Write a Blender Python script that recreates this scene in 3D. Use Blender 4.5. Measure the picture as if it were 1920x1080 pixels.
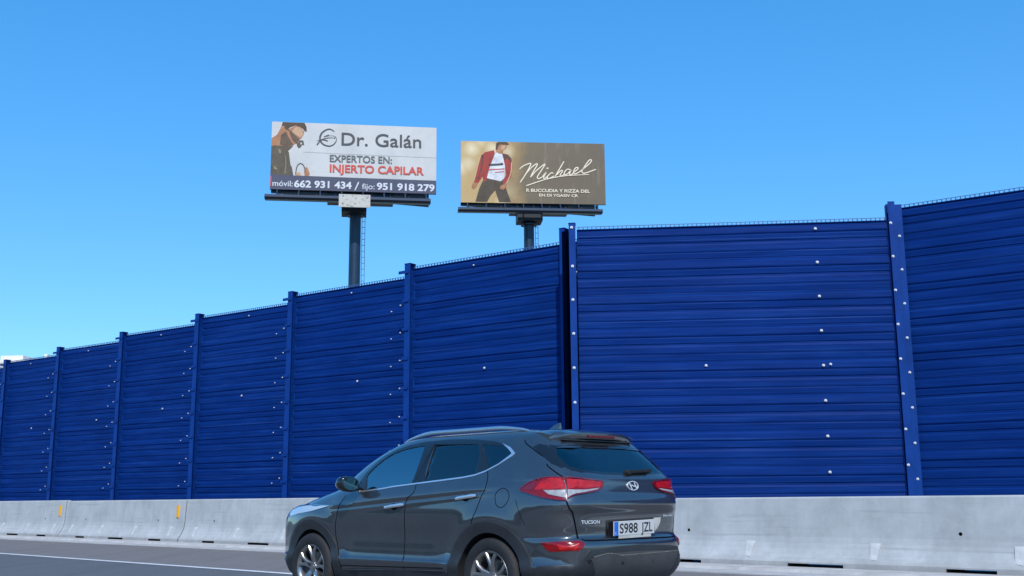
import bpy, bmesh, math, random
from mathutils import Vector, Matrix
from mathutils.bvhtree import BVHTree
from mathutils.geometry import delaunay_2d_cdt
random.seed(7)
sc = bpy.context.scene
for o in list(bpy.data.objects): bpy.data.objects.remove(o)

# ------------------------------------------------------------------ camera
F_PX, PITCH, ROLL, CAM_H = 2093.303, 0.188155, -0.0080267, 1.02147
cam_d = bpy.data.cameras.new('camera'); cam = bpy.data.objects.new('camera', cam_d)
sc.collection.objects.link(cam); sc.camera = cam
cam_d.sensor_fit = 'HORIZONTAL'; cam_d.sensor_width = 36.0; cam_d.lens = F_PX / 1920 * 36.0
cam_d.clip_start = 0.1; cam_d.clip_end = 6000
_c, _s = math.cos(PITCH), math.sin(PITCH)
_fw = Vector((0, _c, _s)); _up = Vector((0, -_s, _c)); _rt = Vector((1, 0, 0))
_cr, _sr = math.cos(ROLL), math.sin(ROLL)
_r2 = _rt*_cr + _up*_sr; _u2 = -_rt*_sr + _up*_cr
cam.matrix_world = Matrix(((_r2.x, _u2.x, -_fw.x, 0), (_r2.y, _u2.y, -_fw.y, 0), (_r2.z, _u2.z, -_fw.z, CAM_H), (0, 0, 0, 1)))

# ------------------------------------------------------------------ sky and sun
SUN_AZ, SUN_EL = math.radians(175), math.radians(43)      # azimuth clockwise from +Y
w = bpy.data.worlds.new('World'); sc.world = w; w.use_nodes = True
nt = w.node_tree; nt.nodes.clear()
sky = nt.nodes.new('ShaderNodeTexSky'); sky.sky_type = 'NISHITA'; sky.sun_disc = False
sky.sun_elevation = SUN_EL; sky.sun_rotation = SUN_AZ
sky.air_density = 1.0; sky.dust_density = 0.0; sky.ozone_density = 2.2; sky.altitude = 0
hs = nt.nodes.new('ShaderNodeHueSaturation'); hs.inputs['Saturation'].default_value = 1.40; hs.inputs['Hue'].default_value = 0.500
bg = nt.nodes.new('ShaderNodeBackground'); bg.inputs['Strength'].default_value = 0.15
wo = nt.nodes.new('ShaderNodeOutputWorld')
ga = nt.nodes.new('ShaderNodeGamma'); ga.inputs['Gamma'].default_value = 0.6          # evens out the horizon glow
tn = nt.nodes.new('ShaderNodeMix'); tn.data_type = 'RGBA'; tn.blend_type = 'MULTIPLY'; tn.inputs[0].default_value = 1; tn.inputs[7].default_value = (.61, 1.05, 1.46, 1)
nt.links.new(sky.outputs[0], hs.inputs['Color']); nt.links.new(hs.outputs[0], ga.inputs[0]); nt.links.new(ga.outputs[0], tn.inputs[6]); nt.links.new(tn.outputs[2], bg.inputs[0]); nt.links.new(bg.outputs[0], wo.inputs[0])
sd = bpy.data.lights.new('sun', 'SUN'); sd.energy = 2.1; sd.angle = math.radians(0.5); sd.color = (1.0, 0.94, 0.86)
sun = bpy.data.objects.new('sun', sd); sc.collection.objects.link(sun)
_sv = Vector((math.sin(SUN_AZ)*math.cos(SUN_EL), math.cos(SUN_AZ)*math.cos(SUN_EL), math.sin(SUN_EL)))
sun.rotation_euler = _sv.to_track_quat('Z', 'Y').to_euler(); sun.location = _sv*60
sc.view_settings.view_transform = 'Standard'; sc.view_settings.look = 'None'
sc.view_settings.exposure = 0.80; sc.view_settings.gamma = 1.0

# ------------------------------------------------------------------ materials
def nodes(name):
    m = bpy.data.materials.new(name); m.use_nodes = True
    return m, m.node_tree, m.node_tree.nodes['Principled BSDF']
def mat(name, col, rough=0.5, metal=0.0, coat=0.0, var=0.0, vscale=3.0, stretch=(1,1,1), bump=0.0, bscale=40.0, spec=0.5, coords='Object', coat_rough=0.03):
    m, t, b = nodes(name)
    b.inputs['Base Color'].default_value = (*col, 1); b.inputs['Roughness'].default_value = rough
    b.inputs['Metallic'].default_value = metal; b.inputs['Coat Weight'].default_value = coat
    b.inputs['Coat Roughness'].default_value = coat_rough; b.inputs['Specular IOR Level'].default_value = spec
    tc = t.nodes.new('ShaderNodeTexCoord'); mp = t.nodes.new('ShaderNodeMapping')
    mp.inputs['Scale'].default_value = stretch; t.links.new(tc.outputs[coords], mp.inputs[0])
    if var > 0:
        n = t.nodes.new('ShaderNodeTexNoise'); n.inputs['Scale'].default_value = vscale; n.inputs['Detail'].default_value = 6; n.inputs['Roughness'].default_value = .65
        t.links.new(mp.outputs[0], n.inputs['Vector'])
        r = t.nodes.new('ShaderNodeValToRGB')
        r.color_ramp.elements[0].position = .3; r.color_ramp.elements[1].position = .72
        r.color_ramp.elements[0].color = tuple(max(0, c*(1-var)) for c in col)+(1,)
        r.color_ramp.elements[1].color = tuple(min(1, c*(1+var)) for c in col)+(1,)
        t.links.new(n.outputs['Fac'], r.inputs[0]); t.links.new(r.outputs[0], b.inputs['Base Color'])
    if bump > 0:
        n2 = t.nodes.new('ShaderNodeTexNoise'); n2.inputs['Scale'].default_value = bscale; n2.inputs['Detail'].default_value = 4
        t.links.new(mp.outputs[0], n2.inputs['Vector'])
        bp = t.nodes.new('ShaderNodeBump'); bp.inputs['Strength'].default_value = bump; bp.inputs['Distance'].default_value = .02
        t.links.new(n2.outputs['Fac'], bp.inputs['Height']); t.links.new(bp.outputs[0], b.inputs['Normal'])
    return m

def mix_rgb(t, a, b, fac, mode='MIX'):
    n = t.nodes.new('ShaderNodeMix'); n.data_type = 'RGBA'; n.blend_type = mode
    for s, v in ((n.inputs[6], a), (n.inputs[7], b), (n.inputs[0], fac)):
        if isinstance(v, (int, float)): s.default_value = v
        elif isinstance(v, tuple): s.default_value = v
        else: t.links.new(v, s)
    return n.outputs[2]
def ramp(t, src, stops):
    r = t.nodes.new('ShaderNodeValToRGB'); e = r.color_ramp.elements
    while len(e) < len(stops): e.new(.5)
    for k, (p, c) in enumerate(stops): e[k].position = p; e[k].color = c if len(c) == 4 else (*c, 1)
    t.links.new(src, r.inputs[0]); return r.outputs[0]
def noise(t, vec, scale, detail=5, rough=.6):
    n = t.nodes.new('ShaderNodeTexNoise'); n.inputs['Scale'].default_value = scale; n.inputs['Detail'].default_value = detail; n.inputs['Roughness'].default_value = rough
    t.links.new(vec, n.inputs['Vector']); return n.outputs['Fac']
def mapping(t, src, scale=(1,1,1), loc=(0,0,0), rot=(0,0,0)):
    m = t.nodes.new('ShaderNodeMapping'); m.inputs['Scale'].default_value = scale; m.inputs['Location'].default_value = loc; m.inputs['Rotation'].default_value = rot
    t.links.new(src, m.inputs[0]); return m.outputs[0]
def bump(t, b, h, strength, dist):
    bp = t.nodes.new('ShaderNodeBump'); bp.inputs['Strength'].default_value = strength; bp.inputs['Distance'].default_value = dist
    t.links.new(h, bp.inputs['Height']); t.links.new(bp.outputs[0], b.inputs['Normal'])

def asphalt(name, base, tint):
    m, t, b = nodes(name); g = t.nodes.new('ShaderNodeNewGeometry'); P = g.outputs['Position']
    fine = noise(t, P, 30, 4, .85); big = noise(t, mapping(t, P, (.35, .35, 1), rot=(0, 0, math.radians(45))), .8, 5)
    streak = noise(t, mapping(t, P, (3.0, .12, 1), rot=(0, 0, math.radians(-45))), 1.0, 4)
    c1 = ramp(t, fine, [(.3, tuple(v*.62 for v in base)), (.5, base), (.72, tuple(v*1.7 for v in base))])
    c2 = mix_rgb(t, c1, (*tint, 1), ramp(t, big, [(.35, (0,0,0)), (.75, (.55,.55,.55))]))
    c3 = mix_rgb(t, c2, (*[v*.72 for v in base], 1), ramp(t, streak, [(.45, (0,0,0)), (.7, (.5,.5,.5))]))
    t.links.new(c3, b.inputs['Base Color']); b.inputs['Roughness'].default_value = .85
    bump(t, b, fine, .5, .01); return m
M = {}
M['road'] = asphalt('road asphalt', (.118, .122, .126), (.15, .148, .144))
M['shoulder'] = asphalt('shoulder asphalt', (.195, .176, .160), (.24, .215, .19))
M['ground'] = mat('dry verge soil', (.20, .17, .12), .95, var=.4, vscale=.6, bump=.6, bscale=8)
M['gutter'] = mat('gutter concrete', (.48, .46, .435), .9, var=.22, vscale=2.5, bump=.3, bscale=60)

def concrete(name):
    m, t, b = nodes(name); g = t.nodes.new('ShaderNodeNewGeometry'); P = g.outputs['Position']
    mott = noise(t, P, 1.6, 7, .68); fine = noise(t, P, 38, 4, .7)
    drip = noise(t, mapping(t, P, (5.0, 5.0, .35)), 1.5, 5, .6)
    c = ramp(t, mott, [(.3, (.36, .37, .365)), (.5, (.44, .455, .45)), (.7, (.51, .52, .515))])
    c = mix_rgb(t, c, (.34, .355, .355, 1), ramp(t, drip, [(.5, (0,0,0)), (.75, (.42,.42,.42))]))
    c = mix_rgb(t, c, (.52, .54, .55, 1), ramp(t, noise(t, mapping(t, P, (2, 2, 5), loc=(3, 1, 7)), 2.2, 6, .75), [(.58, (0,0,0)), (.75, (.5,.5,.5))]))
    sep = t.nodes.new('ShaderNodeSeparateXYZ'); t.links.new(P, sep.inputs[0])
    # long faint tyre scuffs running with the road
    sc_ = noise(t, mapping(t, mapping(t, P, rot=(0, 0, math.radians(45))), (.35, .35, 11)), 1.3, 4, .6)
    c = mix_rgb(t, c, (.24, .245, .25, 1), ramp(t, sc_, [(.60, (0,0,0)), (.72, (.45,.45,.45))]))
    # road splash stains close to the foot
    zz = t.nodes.new('ShaderNodeMath'); zz.operation = 'MULTIPLY_ADD'; zz.inputs[1].default_value = .35
    t.links.new(noise(t, P, 4, 4), zz.inputs[0]); t.links.new(sep.outputs[2], zz.inputs[2])
    c = mix_rgb(t, c, (.30, .295, .285, 1), ramp(t, zz.outputs[0], [(.20, (.75,.75,.75)), (.36, (0,0,0))]))
    t.links.new(c, b.inputs['Base Color']); b.inputs['Roughness'].default_value = .88
    bump(t, b, fine, .25, .01); return m
M['concrete'] = concrete('precast concrete')
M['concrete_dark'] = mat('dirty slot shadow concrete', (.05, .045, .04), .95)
M['pocket'] = mat('pale lifting recess concrete', (.54, .54, .525), .8, var=.2, vscale=9)
M['reflector'] = mat('amber reflector plastic', (.80, .42, .03), .35, spec=.6)

def blue_sheet(name, base, hi):
    m, t, b = nodes(name); tc = t.nodes.new('ShaderNodeTexCoord'); P = tc.outputs['Object']
    info = t.nodes.new('ShaderNodeObjectInfo')
    add = t.nodes.new('ShaderNodeVectorMath'); add.operation = 'ADD'
    t.links.new(P, add.inputs[0]); t.links.new(info.outputs['Location'], add.inputs[1])
    Q = add.outputs[0]
    st = noise(t, mapping(t, Q, (.5, 1, 9)), 1.3, 6, .7)
    st2 = noise(t, mapping(t, Q, (.25, 1, 26)), 1.0, 3, .6)
    patch = noise(t, mapping(t, Q, (.6, 1, .9)), .9, 4)
    c = ramp(t, st, [(.28, tuple(v*.66 for v in base)), (.5, base), (.75, tuple((a+b)/2 for a, b in zip(base, hi)))])
    c = mix_rgb(t, c, (*hi, 1), ramp(t, st2, [(.55, (0,0,0)), (.8, (.45,.45,.45))]))
    st3 = noise(t, mapping(t, Q, (.12, 1, 42), loc=(5, 0, 3)), 1.0, 2, .5)
    c = mix_rgb(t, c, (.05, .13, .38, 1), ramp(t, st3, [(.66, (0,0,0)), (.74, (.5,.5,.5))]))
    c = mix_rgb(t, c, (*[v*.7 for v in base], 1), ramp(t, patch, [(.4, (0,0,0)), (.7, (.5,.5,.5))]))
    # perforation: grid of small holes, pitch 4 cm
    sep = t.nodes.new('ShaderNodeSeparateXYZ'); t.links.new(P, sep.inputs[0])
    def tri(o, pitch):
        a = t.nodes.new('ShaderNodeMath'); a.operation = 'PINGPONG'; a.inputs[1].default_value = pitch/2; t.links.new(o, a.inputs[0])
        d = t.nodes.new('ShaderNodeMath'); d.operation = 'DIVIDE'; d.inputs[1].default_value = pitch/2; t.links.new(a.outputs[0], d.inputs[0]); return d.outputs[0]
    pm = t.nodes.new('ShaderNodeMath'); pm.operation = 'MULTIPLY'; t.links.new(tri(sep.outputs[0], .045), pm.inputs[0]); t.links.new(tri(sep.outputs[2], .045), pm.inputs[1])
    c = mix_rgb(t, c, (*[v*.35 for v in base], 1), ramp(t, pm.outputs[0], [(.42, (0,0,0)), (.6, (.55,.55,.55))]))
    t.links.new(c, b.inputs['Base Color']); b.inputs['Roughness'].default_value = .5; b.inputs['Specular IOR Level'].default_value = .04
    bump(t, b, st, .12, .01); return m
M['blue_panel'] = blue_sheet('blue perforated sheet', (.003, .030, .185), (.014, .066, .27))
M['blue_post'] = mat('blue painted steel', (.006, .045, .235), .45, var=.25, vscale=3, stretch=(1,1,.6), spec=.1)
M['bolt'] = mat('galvanised bolt head', (.70, .71, .73), .42, metal=.1)
M['slit'] = mat('dark blue slit shade', (.0, .002, .012), .95, spec=0)
M['comb'] = mat('blue grey edge mesh', (.05, .12, .28), .5)

M['steel'] = mat('dark navy painted steel', (.010, .030, .065), .38, var=.3, vscale=1.5, spec=.5)
M['steel_black'] = mat('black steel', (.008, .014, .024), .5)
M['steel_pale'] = mat('pale light stand-in', (.55, .53, .48), .6, var=.2, vscale=2)

def worn_plate():
    m, t, b = nodes('worn owner plate'); P = t.nodes.new('ShaderNodeTexCoord').outputs['Object']
    n = noise(t, mapping(t, P, (5, 1, 8)), 1.0, 3, .7)
    t.links.new(ramp(t, n, [(.34, (.06, .05, .04)), (.42, (.52, .50, .45)), (.8, (.60, .58, .53))]), b.inputs['Base Color']); b.inputs['Roughness'].default_value = .6
    return m
M['owner_plate'] = worn_plate()
def vinyl(name, col, warm=False):
    m, t, b = nodes(name); tc = t.nodes.new('ShaderNodeTexCoord'); P = tc.outputs['Object']
    wr = noise(t, mapping(t, P, (1.0, 1, .6), rot=(0, .5, 0)), .55, 5, .55)
    c = ramp(t, wr, [(.3, tuple(v*.88 for v in col)), (.6, col)])
    if warm:
        gx = t.nodes.new('ShaderNodeSeparateXYZ'); t.links.new(P, gx.inputs[0])
        n1 = noise(t, mapping(t, P, (.5, 1, .35)), 1.0, 3); n2 = noise(t, mapping(t, P, (1.6, 1, .25)), 1.2, 3)
        ad = t.nodes.new('ShaderNodeMath'); ad.operation = 'MULTIPLY_ADD'; ad.inputs[1].default_value = .085; ad.inputs[2].default_value = 0; t.links.new(gx.outputs[0], ad.inputs[0])
        k = t.nodes.new('ShaderNodeMath'); k.operation = 'MULTIPLY_ADD'; k.inputs[1].default_value = .35; t.links.new(n1, k.inputs[0]); t.links.new(ad.outputs[0], k.inputs[2])
        c = ramp(t, k.outputs[0], [(.10, (.58, .42, .20)), (.36, (.52, .35, .15)), (.50, (.36, .235, .10)), (.62, (.185, .14, .085)), (.9, (.16, .122, .082))])
        c = mix_rgb(t, c, (.34, .28, .21, 1), ramp(t, n2, [(.55, (0,0,0)), (.72, (.35,.35,.35))]))
        v = t.nodes.new('ShaderNodeTexVoronoi'); v.inputs['Scale'].default_value = .75; t.links.new(mapping(t, P, (1, 0, 1)), v.inputs['Vector'])
        glow = ramp(t, v.outputs['Distance'], [(.03, (1,1,1)), (.55, (0,0,0))])
        fade = ramp(t, k.outputs[0], [(.35, (.8,.8,.8)), (.58, (0,0,0))])
        c = mix_rgb(t, c, (.85, .72, .48, 1), mix_rgb(t, glow, fade, 1.0, 'MULTIPLY'))
    t.links.new(c, b.inputs['Base Color']); b.inputs['Roughness'].default_value = .45; b.inputs['Specular IOR Level'].default_value = .3
    bump(t, b, wr, .5, .12); return m
def ink(name, col): return mat(name, col, .5, var=.32 if name.split()[-1] in ('skin', 'skin_light', 'khaki', 'jacket', 'trouser', 'brown', 'shirt', 'hair') else .08, vscale=1.6, spec=.3)
M['vinyl_white'] = vinyl('white vinyl print', (.61, .595, .575))
M['vinyl_gold'] = vinyl('gold brown vinyl print', (.3, .2, .1), True)
for k, c in dict(navy=(.075,.080,.125), grey=(.075,.078,.085), grey_green=(.12,.135,.135), red=(.62,.085,.06), white=(.66,.67,.69), skin=(.42,.19,.095),
                 skin_light=(.55,.33,.2), hair=(.085,.052,.03), brown=(.13,.085,.055), khaki=(.105,.088,.062), khaki_hi=(.30,.22,.12), cream=(.86,.74,.55),
                 jacket=(.36,.045,.035), jacket_dark=(.12,.05,.035), trouser=(.085,.062,.042), shirt=(.66,.66,.68), cuff=(.62,.42,.25), faint=(.50,.51,.53)).items():
    M['ink_'+k] = ink('printed '+k, c)

def paint():
    m, t, b = nodes('dark grey metallic paint'); tc = t.nodes.new('ShaderNodeTexCoord'); P = tc.outputs['Object']
    fl = noise(t, P, 900, 2, .5); dust = noise(t, P, 3.2, 6, .7); sp = noise(t, P, 60, 3, .6)
    c = ramp(t, fl, [(.35, (.026, .031, .038)), (.65, (.055, .061, .070))])
    c = mix_rgb(t, c, (.11, .10, .09, 1), ramp(t, dust, [(.45, (0,0,0)), (.8, (.30,.30,.30))]))
    t.links.new(c, b.inputs['Base Color']); b.inputs['Metallic'].default_value = .45; b.inputs['Roughness'].default_value = .31
    b.inputs['Coat Weight'].default_value = 1.0; b.inputs['Coat IOR'].default_value = 2.05
    rr = ramp(t, dust, [(.3, (.03,.03,.03)), (.8, (.10,.10,.10))])
    t.links.new(rr, b.inputs['Coat Roughness']); return m
M['paint'] = paint()
M['cladding'] = mat('charcoal moulded plastic', (.030, .033, .037), .46, var=.25, vscale=6, bump=.15, bscale=220, spec=.5)
M['gloss_black'] = mat('gloss black trim', (.010, .011, .013), .12, coat=.6)
M['seam'] = mat('panel gap', (.003, .003, .004), .9, spec=.1)
M['chrome'] = mat('satin chrome', (.88, .89, .90), .22, metal=.85)
M['badge'] = mat('silver badge', (.80, .81, .82), .35, metal=.35)
M['rail'] = mat('brushed aluminium rail', (.62, .66, .70), .28, metal=.9)
M['rubber'] = mat('tyre rubber', (.022, .021, .021), .72, var=.35, vscale=5, bump=.3, bscale=60)
M['rim'] = mat('silver alloy', (.36, .36, .36), .30, metal=.85)
M['rim_dark'] = mat('dark inner rim', (.03, .03, .032), .5, metal=.4)
M['disc'] = mat('brake disc steel', (.22, .21, .20), .4, metal=.9)
M['interior'] = mat('black cabin lining', (.014, .015, .017), .8)
M['seat'] = mat('dark seat fabric', (.030, .032, .036), .85)
M['lamp_red'] = mat('red lamp plastic', (.22, .0010, .003), .15, coat=.35, var=.25, vscale=14, stretch=(1,1,3))
M['lamp_red_dark'] = mat('dark red lamp plastic', (.16, .004, .012), .12, coat=1.0)
M['lamp_red_hi'] = mat('bright red lamp facets', (.48, .008, .007), .2, coat=.3, var=.35, vscale=25)
M['lamp_clear'] = mat('clear lamp plastic', (.34, .35, .36), .2, coat=.4, var=.25, vscale=30)
M['headlamp'] = mat('headlamp lens', (.45, .55, .62), .08, coat=1.0)
M['plate_white'] = mat('number plate white', (.60, .60, .59), .4)
M['plate_blue'] = mat('number plate blue', (.01, .16, .62), .4)
M['plate_black'] = mat('number plate black', (.012, .012, .014), .5)
M['mirror_glass'] = mat('mirror glass', (.10, .14, .14), .03, metal=1.0)
M['grime'] = mat('road dust line', (.15, .14, .12), .9, var=.4, vscale=60)
M['wiper'] = mat('wiper rubber', (.012, .011, .010), .6)
def glass(name, tint, refl, base):
    m = bpy.data.materials.new(name); m.use_nodes = True; t = m.node_tree; t.nodes.clear()
    o = t.nodes.new('ShaderNodeOutputMaterial'); mx = t.nodes.new('ShaderNodeMixShader')
    tr = t.nodes.new('ShaderNodeBsdfTransparent'); tr.inputs[0].default_value = (*tint, 1)
    gl = t.nodes.new('ShaderNodeBsdfGlossy'); gl.inputs['Roughness'].default_value = .015; gl.inputs[0].default_value = (*base, 1)
    fr = t.nodes.new('ShaderNodeFresnel'); fr.inputs[0].default_value = refl
    t.links.new(fr.outputs[0], mx.inputs[0]); t.links.new(tr.outputs[0], mx.inputs[1]); t.links.new(gl.outputs[0], mx.inputs[2]); t.links.new(mx.outputs[0], o.inputs[0])
    return m
M['glass'] = glass('side glass', (.80, .93, .95), 4.4, (.75, .95, 1.0))
M['glass_dark'] = glass('privacy glass', (.30, .38, .42), 2.1, (.8, .95, 1.0))

# ------------------------------------------------------------------ building helpers
def link(o, parent=None):
    sc.collection.objects.link(o)
    if parent is not None: o.parent = parent
    return o
def mesh_obj(name, verts, faces, m, parent=None, smooth=False, angle=None):
    me = bpy.data.meshes.new(name); me.from_pydata([tuple(v) for v in verts], [], faces); me.update()
    mats = m if isinstance(m, (list, tuple)) else [m]
    for x in mats: me.materials.append(x)
    if smooth:
        me.polygons.foreach_set('use_smooth', [True]*len(me.polygons))
        if angle: me.set_sharp_from_angle(angle=math.radians(angle))
    o = bpy.data.objects.new(name, me); return link(o, parent)
def empty(name, loc, rz=0, **k):
    o = bpy.data.objects.new(name, None); o.empty_display_size = .3; link(o); o.location = loc; o.rotation_euler = (0, 0, rz); tag(o, **k); return o
def tag(o, label=None, cat=None, group=None, kind=None):
    if label: o['label'] = label
    if cat: o['category'] = cat
    if group: o['group'] = group
    if kind: o['kind'] = kind
    return o
class MB:
    def __init__(s): s.v = []; s.f = []; s.m = []
    def add(s, vs, fs, mi=0):
        n = len(s.v); s.v += [Vector(v) for v in vs]; s.f += [tuple(i+n for i in f) for f in fs]; s.m += [mi]*len(fs); return s
    def box(s, x0, x1, y0, y1, z0, z1, mi=0):
        return s.add([(x0,y0,z0),(x1,y0,z0),(x1,y1,z0),(x0,y1,z0),(x0,y0,z1),(x1,y0,z1),(x1,y1,z1),(x0,y1,z1)],
                     [(0,3,2,1),(4,5,6,7),(0,1,5,4),(1,2,6,5),(2,3,7,6),(3,0,4,7)], mi)
    def bar(s, a, b, wd, ht, mi=0, up=(0,0,1)):
        a = Vector(a); b = Vector(b); d = (b-a).normalized(); u = Vector(up)
        if abs(d.dot(u)) > .98: u = Vector((1,0,0))
        r = d.cross(u).normalized()*wd/2; u = r.cross(d).normalized()*ht/2
        return s.add([a-r-u, a+r-u, a+r+u, a-r+u, b-r-u, b+r-u, b+r+u, b-r+u], [(0,3,2,1),(4,5,6,7),(0,1,5,4),(1,2,6,5),(2,3,7,6),(3,0,4,7)], mi)
    def cyl(s, a, b, r0, r1=None, n=24, mi=0, caps=True):
        r1 = r0 if r1 is None else r1; a = Vector(a); b = Vector(b); d = (b-a).normalized()
        u = Vector((0,0,1)) if abs(d.z) < .9 else Vector((1,0,0)); p = d.cross(u).normalized(); q = d.cross(p)
        vs = [a+(p*math.cos(2*math.pi*i/n)+q*math.sin(2*math.pi*i/n))*r0 for i in range(n)]+[b+(p*math.cos(2*math.pi*i/n)+q*math.sin(2*math.pi*i/n))*r1 for i in range(n)]
        fs = [(i, (i+1) % n, n+(i+1) % n, n+i) for i in range(n)]
        if caps: fs += [tuple(range(n-1,-1,-1)), tuple(range(n, 2*n))]
        return s.add(vs, fs, mi)
    def prism_xz(s, poly, y0, y1, mi=0):
        n = len(poly); vs = [(x, y0, z) for x, z in poly]+[(x, y1, z) for x, z in poly]
        return s.add(vs, [tuple(range(n)), tuple(range(2*n-1, n-1, -1))]+[(i, i+n, (i+1) % n+n, (i+1) % n) for i in range(n)], mi)
    def build(s, name, m, parent=None, smooth=False, angle=40):
        bm = bmesh.new(); vs = [bm.verts.new(v) for v in s.v]
        for f, mi in zip(s.f, s.m):
            try: fc = bm.faces.new([vs[i] for i in f]); fc.material_index = mi; fc.smooth = smooth
            except ValueError: pass
        bmesh.ops.recalc_face_normals(bm, faces=bm.faces[:])
        me = bpy.data.meshes.new(name); bm.to_mesh(me); bm.free()
        for x in (m if isinstance(m, (list, tuple)) else [m]): me.materials.append(x)
        if smooth: me.set_sharp_from_angle(angle=math.radians(angle))
        return link(bpy.data.objects.new(name, me), parent)
def bevel(o, wd=.01, seg=2):
    md = o.modifiers.new('bevel', 'BEVEL'); md.width = wd; md.segments = seg; md.limit_method = 'ANGLE'; return o
def apply_mods(o):
    dg = bpy.context.evaluated_depsgraph_get(); dg.update()
    me = bpy.data.meshes.new_from_object(o.evaluated_get(dg)); old = o.data; o.modifiers.clear(); o.data = me
    if old.users == 0: bpy.data.meshes.remove(old)
    return o
def boolean(o, cutters, op='DIFFERENCE'):
    for c in cutters:
        md = o.modifiers.new('b', 'BOOLEAN'); md.object = c; md.operation = op; md.solver = 'EXACT'
    apply_mods(o)
    for c in cutters: bpy.data.objects.remove(c)
    return o
def inpoly(p, poly):
    x, y = p; r = False; n = len(poly); j = n-1
    for i in range(n):
        xi, yi = poly[i]; xj, yj = poly[j]
        if (yi > y) != (yj > y) and x < (xj-xi)*(y-yi)/(yj-yi)+xi: r = not r
        j = i
    return r
def catmull(pts, n=6, closed=False):
    P = [Vector(p) for p in pts]; out = []; m = len(P)
    for i in range(m if closed else m-1):
        if closed: a, b, c, d = P[(i-1) % m], P[i], P[(i+1) % m], P[(i+2) % m]
        else: a, b, c, d = P[max(i-1, 0)], P[i], P[i+1], P[min(i+2, m-1)]
        for k in range(n):
            t = k/n; out.append(.5*((2*b)+(c-a)*t+(2*a-5*b+4*c-d)*t*t+(3*b-a-3*c+d)*t**3))
    if not closed: out.append(P[-1])
    return [tuple(v) for v in out]
def thick_line(pts, wd, taper=None):
    P = [Vector(p) for p in pts]; L = []; R = []
    for i, p in enumerate(P):
        d = (P[min(i+1, len(P)-1)]-P[max(i-1, 0)]); d = d.normalized() if d.length > 1e-9 else Vector((1, 0))
        n = Vector((-d.y, d.x)); h = wd/2*(taper(i/max(1, len(P)-1)) if taper else 1)
        L.append(p+n*h); R.append(p-n*h)
    return [tuple(v) for v in L+R[::-1]]
TEXTS = {}
def text_mesh(s, bold=0.0, italic=0.0):
    cu = bpy.data.curves.new('t', 'FONT'); cu.body = s; cu.size = 1; cu.offset = bold; cu.shear = italic; cu.resolution_u = 4
    o = bpy.data.objects.new('t', cu); link(o); dg = bpy.context.evaluated_depsgraph_get(); dg.update()
    me = bpy.data.meshes.new_from_object(o.evaluated_get(dg))
    vs = [v.co.copy() for v in me.vertices]; fs = [tuple(p.vertices) for p in me.polygons]
    bpy.data.objects.remove(o); bpy.data.meshes.remove(me)
    return vs, fs
def text_fit(s, u0, u1, v0, v1, bold=0, italic=0, cap='H'):
    """2D text vertices filling the width u0..u1, the height of letter `cap` = v0..v1"""
    vs, fs = text_mesh(s, bold, italic); cv, _ = text_mesh(cap, bold)
    ch = max(v.y for v in cv); x0 = min(v.x for v in vs); x1 = max(v.x for v in vs)
    return [((v.x-x0)/(x1-x0)*(u1-u0)+u0, v.y/ch*(v1-v0)+v0) for v in vs], fs

# ------------------------------------------------------------------ ground
ALONG = Vector((-.70711, .70711, 0)); ACROSS = Vector((.70711, .70711, 0))
def W(s, k): return ALONG*s + ACROSS*(k/math.sqrt(2))        # s metres along the road, k = x+y of the line
def strip(name, k0, k1, z, m, s0=-60, s1=400, n=60):
    vs = []; fs = []
    for i in range(n+1):
        s = s0+(s1-s0)*i/n
        for k in (k0, k1): v = W(s, k); v.z = z; vs.append(v)
    for i in range(n): fs.append((2*i, 2*i+1, 2*i+3, 2*i+2))
    o = mesh_obj(name, vs, fs, m); o['kind'] = 'structure'; return o
mesh_obj('ground', [(-3000,-3000,-.03),(3000,-3000,-.03),(3000,3000,-.03),(-3000,3000,-.03)], [(0,1,2,3)], M['ground'])['kind'] = 'structure'
strip('road', -12, 13.42, 0.0, M['road'])
strip('shoulder', 13.42, 18.95, 0.0, M['shoulder'])
g = MB()                                    # concrete gutter strip with a small kerb step
for i in range(70):
    s0, s1 = -60+6*i, -60+6*(i+1)-.012
    pr = [(18.95, -.02), (18.95, .012), (20.2, -.006), (20.24, .035), (22.4, .035), (22.4, -.02)]
    vs = []
    for s in (s0, s1):
        for k, z in pr: v = W(s, k); v.z = z; vs.append(v)
    n = len(pr); g.add(vs, [(j, j+1, n+j+1, n+j) for j in range(n-1)]+[tuple(range(n)), tuple(range(2*n-1, n-1, -1))])
g.build('gutter', M['gutter'])['kind'] = 'structure'
M['line_paint'] = mat('worn white road paint', (.74, .74, .72), .7, var=.25, vscale=5, bump=.3, bscale=80)
strip('lane_edge_line', 13.32, 13.55, .006, M['line_paint'])
strip('lane_divider_line', 7.6, 7.8, .006, M['line_paint'], s0=-40, s1=5, n=4)

# added unseen bank behind the viewer, blocks the horizon glow in the car's reflections
def bank():
    rnd = random.Random(11); vs = []; fs = []; n = 90
    prof = [(-44, .0), (-50, 2.2), (-56, 4.2), (-64, 5.6), (-80, 6.0), (-140, 5.0), (-150, -.2)]
    for i in range(n+1):
        s = -160+340*i/n; hh = 1+.22*math.sin(s*.11)+.12*math.sin(s*.37+1)+rnd.uniform(-.05, .05)
        for k, z in prof: v = W(s, k); v.z = z*hh-.02; vs.append(v)
    m = len(prof)
    for i in range(n):
        for j in range(m-1): fs.append((i*m+j, i*m+j+1, (i+1)*m+j+1, (i+1)*m+j))
    mesh_obj('added_bank', vs, fs, mat('added scrub bank', (.060, .054, .038), .95, var=.6, vscale=.5, bump=.8, bscale=2, coords='Object'))['kind'] = 'structure'
bank()  # added unseen bank
strip('opposite_road', -44, -16, 0.0, M['road'])

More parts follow.
